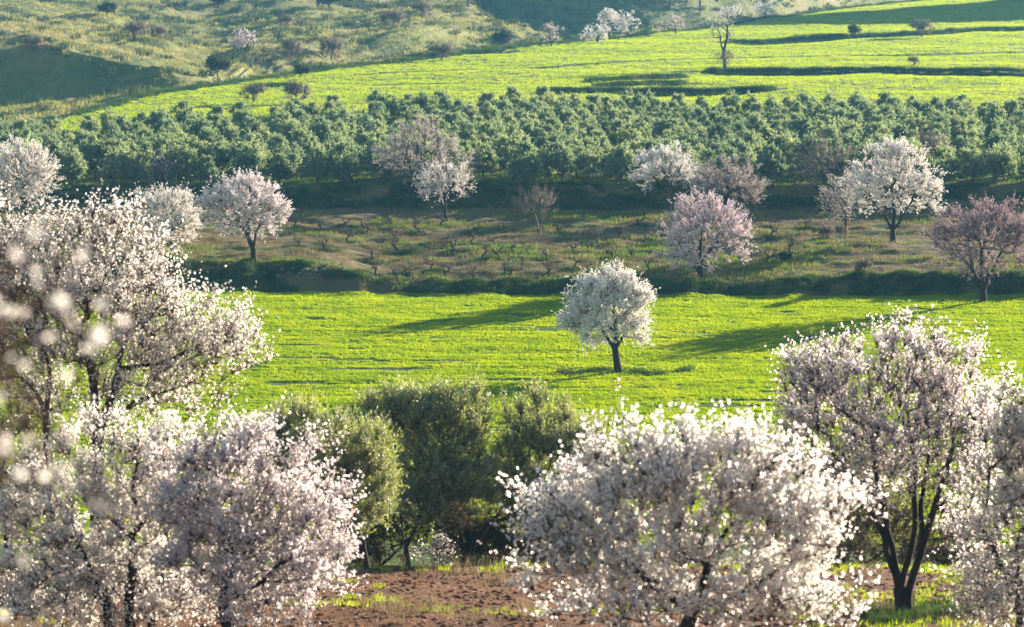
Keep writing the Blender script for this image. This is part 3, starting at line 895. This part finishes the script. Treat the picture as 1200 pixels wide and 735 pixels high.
# ---- foreground olives
OL = dict(style='olive', petal=L_olive, bark=B_dark, step=0.3, per_twig=15, twig_len=0.42, up=1.0, rnd=0.5, shell=0.55, name="olive_tree", cat="olive tree", leaf=(0.09, 0.021), twig_bark=B_twig)
almond("silvery olive with a rounded crown left of the darkest olive, behind the lower left almond", (455, 660),
       [(405, 532, 58, 46), (352, 512, 45, 35), (318, 520, 34, 36), (437, 552, 40, 44), (385, 582, 62, 46), (430, 600, 40, 34), (330, 560, 42, 45)], [[(430, 664), (425, 635), (412, 600), (405, 570)], [(425, 635), (400, 610), (372, 575)]],
       D=57.5, n_targets=360, twig=8, R=0.05, seed=21, inner=0.2, **OL)
almond("tallest darkest olive in the foreground clump, on several slanting trunks", (480, 662),
       [(490, 495, 42, 40), (455, 488, 26, 28), (540, 492, 38, 38), (515, 545, 55, 50), (500, 585, 40, 32), (555, 570, 34, 42)],
       [[(478, 664), (476, 640), (470, 600), (478, 560)], [(476, 640), (492, 605), (508, 565)], [(476, 650), (462, 610), (458, 570)]],
       D=62, n_targets=430, twig=8, R=0.05, seed=22, inner=0.2, **OL)
almond("wide olive on the right of the foreground clump, behind the large white almond", (550, 668),
       [(625, 508, 48, 40), (668, 528, 50, 42), (605, 555, 38, 42), (700, 555, 36, 40), (635, 588, 62, 38)],
       [[(550, 668), (543, 635), (538, 605), (556, 575)], [(546, 650), (570, 615), (605, 580)], [(570, 615), (620, 595), (650, 565)]],
       D=63, n_targets=400, twig=8, R=0.05, seed=23, inner=0.2, **OL)
almond("deep green olive showing between the large white almond and the many stemmed trunk", (1010, 680),
       [(1010, 575, 45, 55), (985, 610, 35, 45), (1035, 610, 40, 50)], [[(1010, 680), (1008, 640), (1005, 600)]],
       D=66, n_targets=170, twig=8, R=0.07, seed=24, inner=0.2, **OL)
almond("shaded olive behind the trunk of the tall left almond", (10, 640),
       [(-20, 540, 60, 60), (20, 500, 50, 50), (-40, 600, 60, 60), (30, 570, 30, 40)], [[(10, 640), (5, 590), (0, 550)]],
       D=56, n_targets=190, twig=7, R=0.08, seed=25, inner=0.2, **OL)

for lab, bp, ell, sd, D in [
    ("dry brown bramble thicket behind the slanting olive trunks, left of the small white bush", (445, 664), [(445, 620, 45, 40), (420, 645, 40, 22), (490, 605, 45, 36), (520, 600, 30, 30)], 26, 64),
    ("tangled dry thicket behind the olive trunks, right of the small white bush", (575, 666), [(570, 630, 45, 36), (620, 635, 50, 32), (545, 645, 20, 22)], 27, 64.5),
    ("dry thicket between the large white almond and the many stemmed trunk", (960, 690), [(970, 635, 60, 50), (1010, 640, 40, 50), (1060, 620, 60, 60), (1110, 640, 50, 60)], 28, 64)]:
    almond(lab, bp, ell, [[bp, (bp[0], bp[1] - 14)], [bp, (bp[0] + 18, bp[1] - 16)]], D=D, name="bramble_thicket", cat="thicket", style='olive', n_targets=200, twig=12, twig_len=0.5, per_twig=3, leaf=(0.09, 0.04),
           petal=L_thick, bark=B_twig, twig_bark=B_twig, R=0.03, step=0.3, seed=sd, inner=0.3, up=0.4, rnd=0.8)

# ---- the lone tree and the trees on the terraces
MID = dict(style='almond', thin='low', step=0.45, shell=0.5, twig=9, twig_len=0.6, per_twig=11, petals=2, twig_r=0.009, inner=0.12, rnd=0.38, up=0.5, outw=1.0, lumpy=0.07, tcut=0.25)
almond("lone rounded white almond standing by itself in the middle of the bright green field", (727, 437),
       [(713, 353, 42, 33), (692, 372, 28, 25), (738, 372, 24, 25), (719, 338, 26, 20), (712, 384, 40, 19), (690, 348, 22, 22), (741, 347, 20, 22), (672, 377, 12, 10), (747, 391, 11, 13)],
       [[(727, 437), (723, 425), (721, 410), (713, 398), (703, 382)], [(721, 410), (722, 392), (720, 370)], [(721, 410), (730, 394), (738, 378)]],
       petal=C_white, n_targets=429, size=0.079, R=0.158, seed=31, dmin=120, **MID)
almond("pinkish white almond with a round crown above the stony bank on the left", (297, 308),
       [(285, 240, 40, 26), (262, 245, 26, 24), (315, 245, 24, 24), (288, 222, 28, 16), (290, 262, 38, 15)],
       [[(297, 308), (297, 292), (290, 276), (280, 258)], [(297, 292), (300, 274), (308, 254)], [(290, 276), (291, 260), (290, 245)]],
       petal=C_blush, n_targets=299, size=0.079, R=0.158, seed=32, **MID)
almond("grey white almond partly hidden behind the tall left almond, left of the pinkish one", (205, 306),
       [(193, 250, 36, 26), (175, 245, 22, 20), (215, 255, 20, 24), (195, 272, 34, 20)], [[(205, 306), (203, 290), (198, 272)]],
       petal=C_cream, n_targets=260, size=0.067, R=0.122, seed=33, D=166, **MID)
almond("big faded almond at the left edge rising over the near blossoms", (30, 262),
       [(25, 190, 36, 26), (45, 205, 26, 24), (5, 210, 36, 30), (25, 222, 45, 20)], [[(30, 262), (30, 245), (28, 225)]],
       petal=C_cream, n_targets=299, size=0.071, R=0.151, seed=34, D=176, **MID)
almond("little half bare blushing almond at the front edge of the grove on the left", (183, 224),
       [(183, 204, 18, 12), (190, 196, 12, 8)], [[(183, 224), (183, 212)]], petal=C_pink, n_targets=65, size=0.060, R=0.065, seed=35, D=199.8, **dict(MID, twig=5, per_twig=3))
almond("tall grey almond with thinning blossom on the dark bank before the grove", (505, 240),
       [(492, 160, 30, 22), (465, 182, 24, 22), (515, 180, 30, 22), (490, 195, 46, 20), (545, 192, 12, 12)], [[(505, 240), (500, 222), (495, 200)], [(500, 222), (485, 205)]],
       petal=C_grey, n_targets=286, size=0.067, R=0.144, seed=36, D=198, **dict(MID, per_twig=7))
almond("small round whitish almond just below and right of the tall grey one", (522, 258),
       [(522, 212, 28, 22), (510, 220, 20, 16), (536, 215, 18, 18)], [[(522, 258), (522, 245), (521, 228)]],
       petal=C_cream, n_targets=156, size=0.063, R=0.086, seed=37, **dict(MID, per_twig=7))
almond("bushy white almond at the front of the grove, left one of the centre right pair", (792, 240),
       [(778, 198, 34, 20), (760, 205, 20, 16), (800, 200, 20, 18), (785, 188, 22, 14)], [[(792, 240), (790, 228), (785, 212)]],
       petal=C_white, n_targets=182, size=0.067, R=0.101, seed=38, D=196, **MID)
almond("greyish brown almond nearly out of bloom, right one of the centre right pair", (852, 258),
       [(850, 212, 40, 24), (830, 218, 26, 20), (875, 222, 20, 20), (852, 228, 40, 18)], [[(852, 258), (850, 245), (848, 228)]],
       petal=C_grey, n_targets=260, size=0.056, R=0.115, seed=39, twig_bark=B_bare, **dict(MID, twig=13, per_twig=5))
almond("lilac pink almond with a broad crown above the shaded bank right of the lone tree", (821, 324),
       [(825, 265, 44, 26), (800, 285, 28, 24), (852, 278, 26, 28), (825, 248, 32, 18), (812, 298, 30, 18), (866, 295, 12, 14)],
       [[(821, 324), (819, 312), (810, 298), (802, 285)], [(819, 312), (828, 298), (842, 282)], [(819, 312), (820, 295), (822, 272)]],
       petal=C_pink, n_targets=325, size=0.071, R=0.144, seed=40, **MID)
almond("tallest bright white almond with a wide crown on the upper right terrace", (1047, 284),
       [(1045, 200, 40, 28), (1015, 225, 30, 26), (1075, 220, 28, 26), (1045, 182, 26, 14), (1045, 228, 46, 20), (1092, 240, 12, 14)],
       [[(1047, 284), (1046, 270), (1038, 254), (1024, 240)], [(1046, 270), (1048, 250), (1044, 220)], [(1046, 270), (1058, 254), (1068, 236)]],
       petal=C_white, n_targets=338, size=0.079, R=0.166, seed=41, **MID)
almond("dull grey almond tucked against the left side of the tallest bright white almond", (992, 272),
       [(988, 232, 24, 24), (980, 245, 16, 18), (998, 215, 14, 12)], [[(992, 272), (991, 258), (988, 245)]],
       petal=C_grey, n_targets=130, size=0.056, R=0.072, seed=42, twig_bark=B_bare, **dict(MID, per_twig=6))
almond("leafless grey tree before the grove, behind and left of the tallest white almond", (968, 232),
       [(965, 180, 32, 24), (950, 195, 22, 18), (985, 190, 20, 20), (965, 205, 34, 16)], [[(968, 232), (966, 218), (965, 202)]],
       name="bare_tree", cat="bare tree", petal=C_grey, n_targets=195, size=0.040, R=0.086, seed=43, twig_bark=B_bare, D=199, **dict(MID, twig=14, per_twig=1))
almond("leafless brown tree before the grove, behind and right of the tallest white almond", (1087, 210),
       [(1087, 166, 22, 16), (1078, 176, 16, 14), (1096, 176, 14, 14)], [[(1087, 210), (1087, 196), (1086, 182)]],
       name="bare_tree", cat="bare tree", petal=C_grey, n_targets=117, size=0.040, R=0.072, seed=44, twig_bark=B_bare, D=206, **dict(MID, twig=14, per_twig=1))
almond("dark rose almond at the right edge standing on the green field's far rim", (1153, 354),
       [(1140, 270, 44, 28), (1170, 262, 40, 28), (1110, 278, 24, 28), (1150, 300, 46, 22), (1190, 285, 28, 26)],
       [[(1153, 354), (1152, 340), (1140, 318), (1120, 292)], [(1152, 340), (1162, 318), (1176, 290)], [(1152, 340), (1151, 315), (1148, 285)], [(1140, 318), (1136, 300), (1134, 280)]],
       petal=C_rose, n_targets=390, size=0.063, R=0.180, seed=45, dmin=150, **MID)
almond("pale leafless shrub of upright whips on the vine terrace in the centre", (632, 274),
       [(624, 236, 24, 14), (612, 242, 16, 12), (640, 242, 12, 14)], [[(632, 274), (630, 262), (626, 250)], [(632, 274), (634, 262), (640, 250)]],
       name="bare_shrub", cat="bare shrub", petal=C_grey, n_targets=91, size=0.032, R=0.058, seed=46, bark=B_bare, twig_bark=B_bare, **dict(MID, twig=7, per_twig=1, up=1.0, rnd=0.4, twig_len=0.7))

# ---- far trees on the upper field and hills
FAR = dict(style='almond', step=0.6, shell=0.5, twig=5, twig_len=0.6, per_twig=4, petals=3, twig_r=0.014, inner=0.1)
almond("tall thin tree with a few white blossoms on the upper field bank", (850, 81),
       [(845, 30, 18, 14), (852, 18, 12, 8), (836, 42, 12, 10), (856, 40, 9, 10)], [[(850, 81), (848, 62), (844, 48)], [(848, 62), (852, 45), (852, 30)]],
       petal=C_cream, n_targets=80, size=0.13, R=0.17, seed=51, dmin=250, **dict(FAR, per_twig=2))
almond("round grey bush at the foot of the tall thin tree on the upper field", (850, 82), [(850, 68, 12, 10)], [[(850, 82), (850, 74)]],
       name="bare_shrub", cat="bare shrub", petal=C_grey, n_targets=50, size=0.08, R=0.06, seed=52, dmin=250, twig_bark=B_bare, **dict(FAR, per_twig=1, twig=8))
for lab, bp, ell, pt, sd, pw in [
    ("small bright white almond at the top edge of the upper field, left one of three", (700, 50), [(700, 38, 15, 9), (690, 42, 8, 6)], C_white, 53, 5),
    ("largest round white almond of three at the top edge of the upper field", (735, 44), [(733, 24, 17, 13), (728, 32, 18, 8)], C_white, 54, 5),
    ("pale almond half hidden between the other two at the top edge of the upper field", (714, 44), [(712, 20, 11, 7)], C_cream, 55, 5),
    ("grey almond without much blossom where the lit hill meets the shaded slope", (646, 55), [(646, 40, 13, 11)], C_grey, 56, 3),
    ("faded spreading almond at the upper field edge left of the tall thin tree", (792, 40), [(790, 26, 17, 9), (775, 32, 10, 7)], C_grey, 57, 4),
    ("white almond on the field edge just behind the tall thin tree", (862, 30), [(858, 16, 16, 7)], C_cream, 58, 4),
    ("white almond at the top of the picture right of the tall thin tree", (897, 22), [(896, 11, 14, 8)], C_white, 59, 5),
    ("solitary pale pink almond on the scrubby left hillside", (286, 60), [(285, 46, 13, 9), (278, 50, 9, 6)], C_pink, 60, 3)]:
    almond(lab, bp, ell, [[bp, (bp[0], bp[1] - 6)]], petal=pt, n_targets=55, size=0.2, R=0.1, seed=sd, dmin=285, **dict(FAR, per_twig=pw))

# ---- olive grove: six patterns, every tree an object with trunk and crown; beyond 300 trees the back rows are one mass
GR = dict(style='olive', petal=L_grove, bark=B_grey, step=0.5, per_twig=9, twig_len=0.38, up=0.8, rnd=0.6, shell=0.4, leaf=(0.16, 0.07), twig_r=0.008, inner=0.1)
protos = []
for i in range(6):
    rg = random.Random(i + 5)
    ells = [(0, 0, 1.45, 0.95, 0.95, 0.95)]
    for q in range(6):
        a = q * 1.05 + rg.uniform(-.3, .3)
        ells.append((0.65 * math.cos(a), 0.65 * math.sin(a), rg.uniform(0.9, 2.3), rg.uniform(.42, .6), rg.uniform(.42, .6), rg.uniform(.4, .65)))
    ells.append((rg.uniform(-.2, .2), 0, 2.5, .5, .5, .5))
    protos.append(tree("olive_tree", Vector((0, 0, 0)), ells, [[(0, 0, 0), (0.05, 0, 0.35), (0, 0, 0.7)]], None, "olive tree", None, n_targets=130, twig=7, R=0.09, seed=60 + i, **GR))
rr = random.Random(8)
spots = []
D = 201.5; row = 0
while D < 300:
    pxs = -35 + (row % 2) * 28
    while pxs < 1240:
        dj = D + rr.uniform(-0.9, 0.9)
        Xp = pxs + rr.uniform(-9, 9)
        Dg = float(np.interp(Xp, TX, plane_D(vg)))
        if dj < Dg - 1.5 and not (dj < 204 and (930 < Xp < 1010)) and rr.random() > 0.025:
            spots.append((Xp, dj, row))
        pxs += (2.3 if row else 2.4) * FPX / D
    D += 3.3 + row * 0.03; row += 1
print("grove trees", len(spots), "rows", row)
spots.sort(key=lambda q: q[1])
mass = spots[300:]
for D in np.arange(201.5, 258, 3.4):
    for pxs in list(np.arange(-420, -50, 2.4 * FPX / D)) + list(np.arange(1260, 1600, 2.4 * FPX / D)):
        q = (pxs + rr.uniform(-9, 9), D + rr.uniform(-0.9, 0.9), 99)
        if q[1] < float(np.interp(q[0], TX, plane_D(vg))) - 1.5:
            mass.append(q)
used = [False] * 6
ORD = ["first", "second", "third", "fourth", "fifth", "sixth", "seventh", "eighth", "ninth", "tenth", "eleventh", "twelfth", "thirteenth", "fourteenth", "fifteenth", "sixteenth", "seventeenth", "eighteenth", "nineteenth", "twentieth"]
ORD += [d + " " + o for d in ("twenty", "thirty") for o in ORD[:9]]
ORD.insert(29, "thirtieth")
front = sorted([q for q in spots if q[2] == 0])
def small(xp, dj):
    return float(np.interp(xp, TX, plane_D(vg))) - dj < 6.5
for q in spots[:300]:
    (xp, dj, rw) = q
    X = (xp - 600) / FPX * dj
    loc = Vector((X, dj, H1p(X, dj) - 0.03))
    if rw == 0:
        lab = "grey green olive, %s from the left in the front row of the grove" % ORD[front.index(q)]
        grp = "olive trees in the front row of the grove"
    elif small(xp, dj):
        lab, grp = "small olive in the back row of the grove, its top against the bright upper field", "olive trees in the back row of the grove"
    else:
        lab, grp = "grey green olive in the middle rows of the grove, between its front and back rows", "olive trees in the middle rows of the grove"
    k = rr.randrange(6)
    sc = rr.uniform(0.58, 0.86) * (1.22 if rw < 2 else 1.0)
    if not used[k]:
        used[k] = True
        o = protos[k]; o.location = loc; o.rotation_euler = (0, 0, rr.uniform(0, 6.28)); o.scale = (sc, sc, sc)
        tag(o, lab, group=grp)
    else:
        copy_tree(protos[k], loc, rr.uniform(0, 6.28), sc, lab, grp)
if mass:
    MP = np.array([((xp - 600) / FPX * dj, dj, H1p((xp - 600) / FPX * dj, dj) - 0.03) for xp, dj, _ in mass])
    scatter("olive_grove", MP, np.random.default_rng(2).uniform(0.55, 0.84, len(MP)), [bpy.data.objects.new("grove_pattern", p.children[-1].data if p.children[-1].name.startswith("crown") else p.children[0].data) for p in protos[:4]],
            label="dense mass of grey green olives in the rearmost rows of the grove")
almond("single round dark green olive near the right edge, larger than the grove trees behind it", (1166, 214),
       [(1166, 188, 24, 14), (1155, 194, 16, 12), (1178, 192, 14, 13)], [[(1166, 214), (1166, 202)]], D=200.5,
       **dict(GR, name="olive_tree", cat="olive tree", n_targets=120, twig=5, R=0.1, seed=75))

# ---- pruned vines on the terrace
vp = []
for i in range(4):
    rg = random.Random(40 + i)
    stems = [[(0, 0, 0), (rg.uniform(-.1, .1), 0, 0.22), (rg.uniform(-.2, .2), 0, 0.4)]]
    ells = [(rg.uniform(-.2, .2), 0, 0.65, .35, .35, .25), (-.3, 0, .5, .2, .2, .2), (.3, 0, .5, .2, .2, .2)]
    vp.append(tree("vine_stump", Vector((0, 0, 0)), ells, stems, None, "vine", None, style='bare', n_targets=16, R=0.05, step=0.2, twig=7, twig_len=0.3, twig_r=0.008, inner=0.0, bark=B_dark, twig_bark=B_grey, petal=B_grey, seed=90 + i, up=0.8))
VINES = [(405, 262), (408, 280), (457, 258), (462, 278), (465, 293), (436, 302), (518, 262), (521, 288), (482, 293), (505, 312), (522, 322), (556, 270), (531, 290), (590, 268), (578, 284),
         (566, 300), (552, 282), (600, 292), (583, 300), (592, 318), (598, 322), (640, 300), (655, 270), (672, 292), (675, 310), (700, 282), (716, 300), (725, 276), (742, 300), (748, 262), (755, 285),
         (440, 318), (475, 318), (395, 318), (380, 290), (378, 268), (640, 322), (690, 322), (555, 325), (465, 325), (720, 318), (612, 310), (905, 275), (925, 292), (945, 262), (1008, 318), (900, 305), (760, 315), (350, 285), (345, 262), (430, 270), (490, 270)]
rr = random.Random(4)
bands = [(0, 266, "row nearest the dark upper bank"), (266, 282, "second row down the terrace"), (282, 296, "middle row of the terrace"), (296, 309, "second row up from the green field"), (309, 999, "row nearest the green field")]
VW = []
i = 0
for (ya, yb, word) in bands:
    bv = sorted(q for q in VINES if ya <= q[1] < yb)
    for n, (x, y) in enumerate(bv):
        loc = at(x, y + 4, dmin=158, dmax=200)
        k = i % 4
        sc = rr.uniform(0.7, 1.1)
        lab = "pruned vine stump, %s from the left in the %s" % (ORD[n], word)
        if i < 4:
            o = vp[k]; o.location = loc; o.scale = (sc, sc, sc)
            tag(o, lab, group="pruned vine stumps on the terrace")
        else:
            copy_tree(vp[k], loc, rr.uniform(0, 6.28), sc, lab, "pruned vine stumps on the terrace")
        for q in range(14):
            a = rr.gauss(-0.1, 0.5), rr.gauss(0, 0.22)
            VW.append((loc.x + a[0], loc.y + a[1], H1p(loc.x + a[0], loc.y + a[1]) - 0.02))
        i += 1
VW = np.array(VW)
scatter("vine_row_weeds", VW, np.random.default_rng(3).uniform(0.4, 1.0, len(VW)), tf5)

# ---- shrubs of the hills
SH = dict(step=0.5, twig_r=0.014, inner=0.2)
def shrub_proto(seed, bare):
    ells = [(0, 0, 0.8, 1.1, 1.0, 0.6), (0.5, 0, 1.1, .6, .6, .5), (-.5, .2, .9, .7, .6, .5)]
    if bare:
        return tree("bare_shrub", Vector((0, 0, 0)), ells, [[(0, 0, 0), (0, 0, .3)]], None, "bare shrub", None, style='bare', n_targets=60, twig=16, twig_len=0.6, petal=B_bare, bark=B_grey, twig_bark=B_bare, R=0.06, seed=seed, **SH)
    return tree("scrub_bush", Vector((0, 0, 0)), ells, [[(0, 0, 0), (0, 0, .3)]], None, "bush", None, style='olive', n_targets=70, twig=5, twig_len=0.45, per_twig=8, leaf=(0.2, 0.09), petal=L_bush, bark=B_grey, R=0.06, seed=seed, **SH)
SHRUBS = [  # pixel, scale, bare?, label
    (157, 49, 1.4, True, "larger brown bare shrub on the left hill, first of the two side by side"),
    (186, 47, 1.0, True, "smaller brown bare shrub on the left hill, second of the two side by side"),
    (125, 18, 1.0, False, "low dark bush on the sunlit upper left slope"),
    (256, 8, 1.6, False, "dark round bush at the top edge of the left hill"),
    (386, 10, 1.8, False, "large dark bush at the top of the picture on the left hill"),
    (348, 122, 1.25, True, "rounded grey bush sticking out of the grove's back edge, right one of two"),
    (297, 121, 1.1, True, "rounded grey bush sticking out of the grove's back edge, left one of two"),
    (354, 90, 0.8, False, "low dark bush on the upper field's left edge"),
    (1080, 44, 1.5, True, "reddish brown bare shrub on the shaded bank of the upper right field"),
    (1000, 42, 0.9, False, "small green bush standing on the upper right field"),
    (1071, 78, 0.7, True, "small russet shrub on the long dark bank of the upper right field"),
    (335, 33, 1.1, True, "small pale bare shrub on the left hill right of the pink almond"),
    (342, 66, 1.2, True, "bare grey shrub on the left hill below the pale one"),
    (388, 70, 1.5, True, "leafless shrub at the right foot of the left hill above the field"),
    (460, 35, 1.5, True, "grey leafless shrub half way up the right flank of the left hill"),
    (495, 22, 1.5, True, "grey leafless shrub high on the right flank of the left hill"),
    (518, 72, 1.3, True, "thin grey shrub on the shaded foot of the hill above the field mound"),
    (255, 88, 1.2, False, "dull green bush in the shaded gully of the left hill"),
    (590, 54, 1.2, False, "dark bush at the foot of the hill left of the grey almond"),
    (40, 62, 1.0, True, "thin bare shrub on top of the dark slope at the far left"),
    (968, 282, 0.55, True, "low grey bramble heap on the terrace, left one of two under the dull grey almond"),
    (985, 280, 0.5, True, "low grey bramble heap on the terrace, right one of two under the dull grey almond"),
    (1012, 322, 0.5, True, "tiny leafless shrub at the rim of the shaded bank on the right"),
    (920, 308, 0.35, False, "tiny dark bush on the right part of the terrace")]
sb = shrub_proto(81, True); sg = shrub_proto(82, False)
first = {True: True, False: True}
rr = random.Random(6)
for (x, y, sc, bare, lab) in SHRUBS:
    loc = at(x, y, dmin=150 if y > 200 else 262)
    pr = sb if bare else sg
    if first[bare]:
        first[bare] = False
        pr.location = loc; pr.scale = (sc,) * 3; tag(pr, lab, group="shrubs on the hills and terraces")
    else:
        copy_tree(pr, loc, rr.uniform(0, 6.28), sc, lab, "shrubs on the hills and terraces")
# leafless trees on the shaded slope at the top
tp = tree("bare_tree", Vector((0, 0, 0)), [(0, 0, 4.4, 1.7, 1.6, 1.9), (.6, 0, 5.2, 1, 1, 1.2), (-.7, 0, 3.6, 1.1, 1, 1)], [[(0, 0, 0), (.1, 0, 1.2), (0, 0, 2.6)]], None, "bare tree", None, style='bare', n_targets=70, twig=6, twig_len=0.9, twig_r=0.016, inner=0.2, R=0.16, bark=B_grey, twig_bark=B_bare, petal=B_bare, seed=95, step=0.6)
rr = random.Random(15)
FT = [(548, 20), (575, 18), (610, 22), (640, 12), (668, 20), (690, 8), (628, 30), (760, 14), (785, 8), (820, 12), (560, 6), (600, 6), (720, 4), (745, 6), (805, 2), (840, 2), (880, 0), (920, -2), (960, -8), (1000, -12), (1040, -16), (1090, -22), (1130, -24), (1170, -22)]
for i, (x, y) in enumerate(FT):
    loc = at(x, y, dmin=440 if x < 800 else 470)
    lab, grp = "hazy leafless tree on the shaded slope along the top edge", "leafless trees on the shaded slope"
    if i == 0:
        tp.location = loc; tag(tp, lab, group=grp)
    else:
        copy_tree(tp, loc, rr.uniform(0, 6.28), rr.uniform(0.6, 1.1), lab, grp)

# ---- stones of the bank under the pinkish almond
M_rock = ground_mat("rough_stone", 3.0, [(0.3, (0.12, 0.11, 0.10)), (0.7, (0.25, 0.23, 0.21))], 20.0, 0.7, 0.05)
rock_src = [pebble("stone", M_rock, 20 + i) for i in range(4)]
rr = random.Random(3)
for i, (x, y) in enumerate([(318, 316), (330, 318), (338, 322), (345, 317), (352, 323), (358, 318), (363, 323), (369, 319), (374, 323), (380, 318), (326, 325), (349, 327), (366, 328), (310, 322), (392, 238), (405, 236), (398, 240)]):
    o = bpy.data.objects.new("stone", rock_src[i % 4].data); COL.objects.link(o)
    p = at(x, y, dmin=158)
    o.location = p + Vector((0, 0, 0.05)); s = rr.uniform(1.6, 4.0); o.scale = (s * 1.3, s, s * 0.9); o.rotation_euler = (rr.uniform(-.3, .3), rr.uniform(-.3, .3), rr.uniform(0, 6))
    if i < 14: tag(o, "rough grey stone among the heap in the shaded bank below the pinkish white almond", "stone", "stones heaped in the bank")
    else: tag(o, "pale stone on the dark bank before the grove, left of the tall grey almond", "stone", "stones on the upper bank")

# ---- the blurred branch close to the viewer
def near_tree():
    rg = np.random.default_rng(7)
    Dn = 6.5
    bx = (-190 - 600) / FPX * Dn
    root = link("almond_sapling", None, loc=(bx, Dn, H1p(bx, Dn)))
    tag(root, "blurred blossoming almond twigs very close to the camera at the left edge", "almond tree")
    def loc_px(x, y, d=0.0):
        a, b = ray(x, y); Y = Dn + d
        return np.array([a * Y - bx, d, b * Y + CZ - root.location.z])
    spots = [(17, 290), (17, 300), (42, 276), (80, 283), (100, 299), (86, 330), (5, 340), (67, 357), (4, 366), (27, 367), (125, 365), (119, 385), (117, 395), (60, 398), (85, 378), (45, 400), (12, 423), (103, 410), (72, 352), (8, 465), (78, 442), (0, 468), (5, 530), (57, 552), (80, 550), (53, 563), (72, 565), (23, 558), (30, 519), (84, 518), (27, 665), (3, 725), (130, 600), (145, 377), (40, 330)]
    spots += [(x + rg.uniform(-14, 14), y + rg.uniform(-14, 14)) for (x, y) in spots[::2]]
    trunk0 = np.array([0, 0, -0.3]); top = loc_px(-170, 520)
    hubs = [loc_px(-60, 320, -.3), loc_px(-50, 430, .1), loc_px(-60, 560, .2), loc_px(-70, 690, .1)]
    P0, P1, r0, r1 = [trunk0], [top], [0.05], [0.035]
    for h in hubs:
        P0.append(top if h[2] > top[2] else trunk0 + (top - trunk0) * 0.6); P1.append(h); r0.append(0.012); r1.append(0.006)
    V, F = tubes(np.array(P0), np.array(P1), np.array(r0), np.array(r1), 8)
    link("trunk", build_mesh("trunk", [(V, F, 0)], [B_dark]), root)
    tp0, tp1 = [], []
    src = None
    cup = [build_mesh("blossom", [blossoms(np.zeros((1, 3)), np.array([[0, 0, 1.0]]), np.array([1.0]), np.random.default_rng(k), 0, 5, 0.8)], [F_white]) for k in range(3)]
    for i, (x, y) in enumerate(spots):
        d = rg.uniform(-0.9, 0.9)
        p = loc_px(x, y, d)
        h = hubs[int(np.argmin([np.linalg.norm(p - q) for q in hubs]))]
        tp0.append(h); tp1.append(p)
        b = link("blossom", cup[i % 3], root)
        b.location = p; s = rg.uniform(0.025, 0.034); b.scale = (s, s, s)
        b.rotation_euler = (rg.uniform(-1.2, 1.2), rg.uniform(-1.2, 1.2), rg.uniform(0, 6))
    V, F = tubes(np.array(tp0), np.array(tp1), np.full(len(tp0), 0.005), np.full(len(tp0), 0.002), 5)
    link("branch", build_mesh("branch", [(V, F, 0)], [B_twig]), root)
near_tree()

# ------------------------------------------------------------------ the air
if HAZE_DENSITY > 0:
    m, nt, out = mat_new("haze")
    pv = nt.nodes.new("ShaderNodeVolumePrincipled")
    pv.inputs["Color"].default_value = HAZE_COLOR
    pv.inputs["Density"].default_value = HAZE_DENSITY
    pv.inputs["Anisotropy"].default_value = 0.0
    nt.links.new(pv.outputs[0], out.inputs["Volume"])
    x0, x1, y0, y1, z0, z1 = -2100, 2100, -12, 1270, -4, 110
    v = np.array([(x, y, z) for x in (x0, x1) for y in (y0, y1) for z in (z0, z1)], float)
    f = np.array([(0, 1, 3, 2), (4, 6, 7, 5), (0, 4, 5, 1), (2, 3, 7, 6), (0, 2, 6, 4), (1, 5, 7, 3)])
    tag(link("haze", build_mesh("haze", [(v, f, 0)], [m])), kind='stuff')
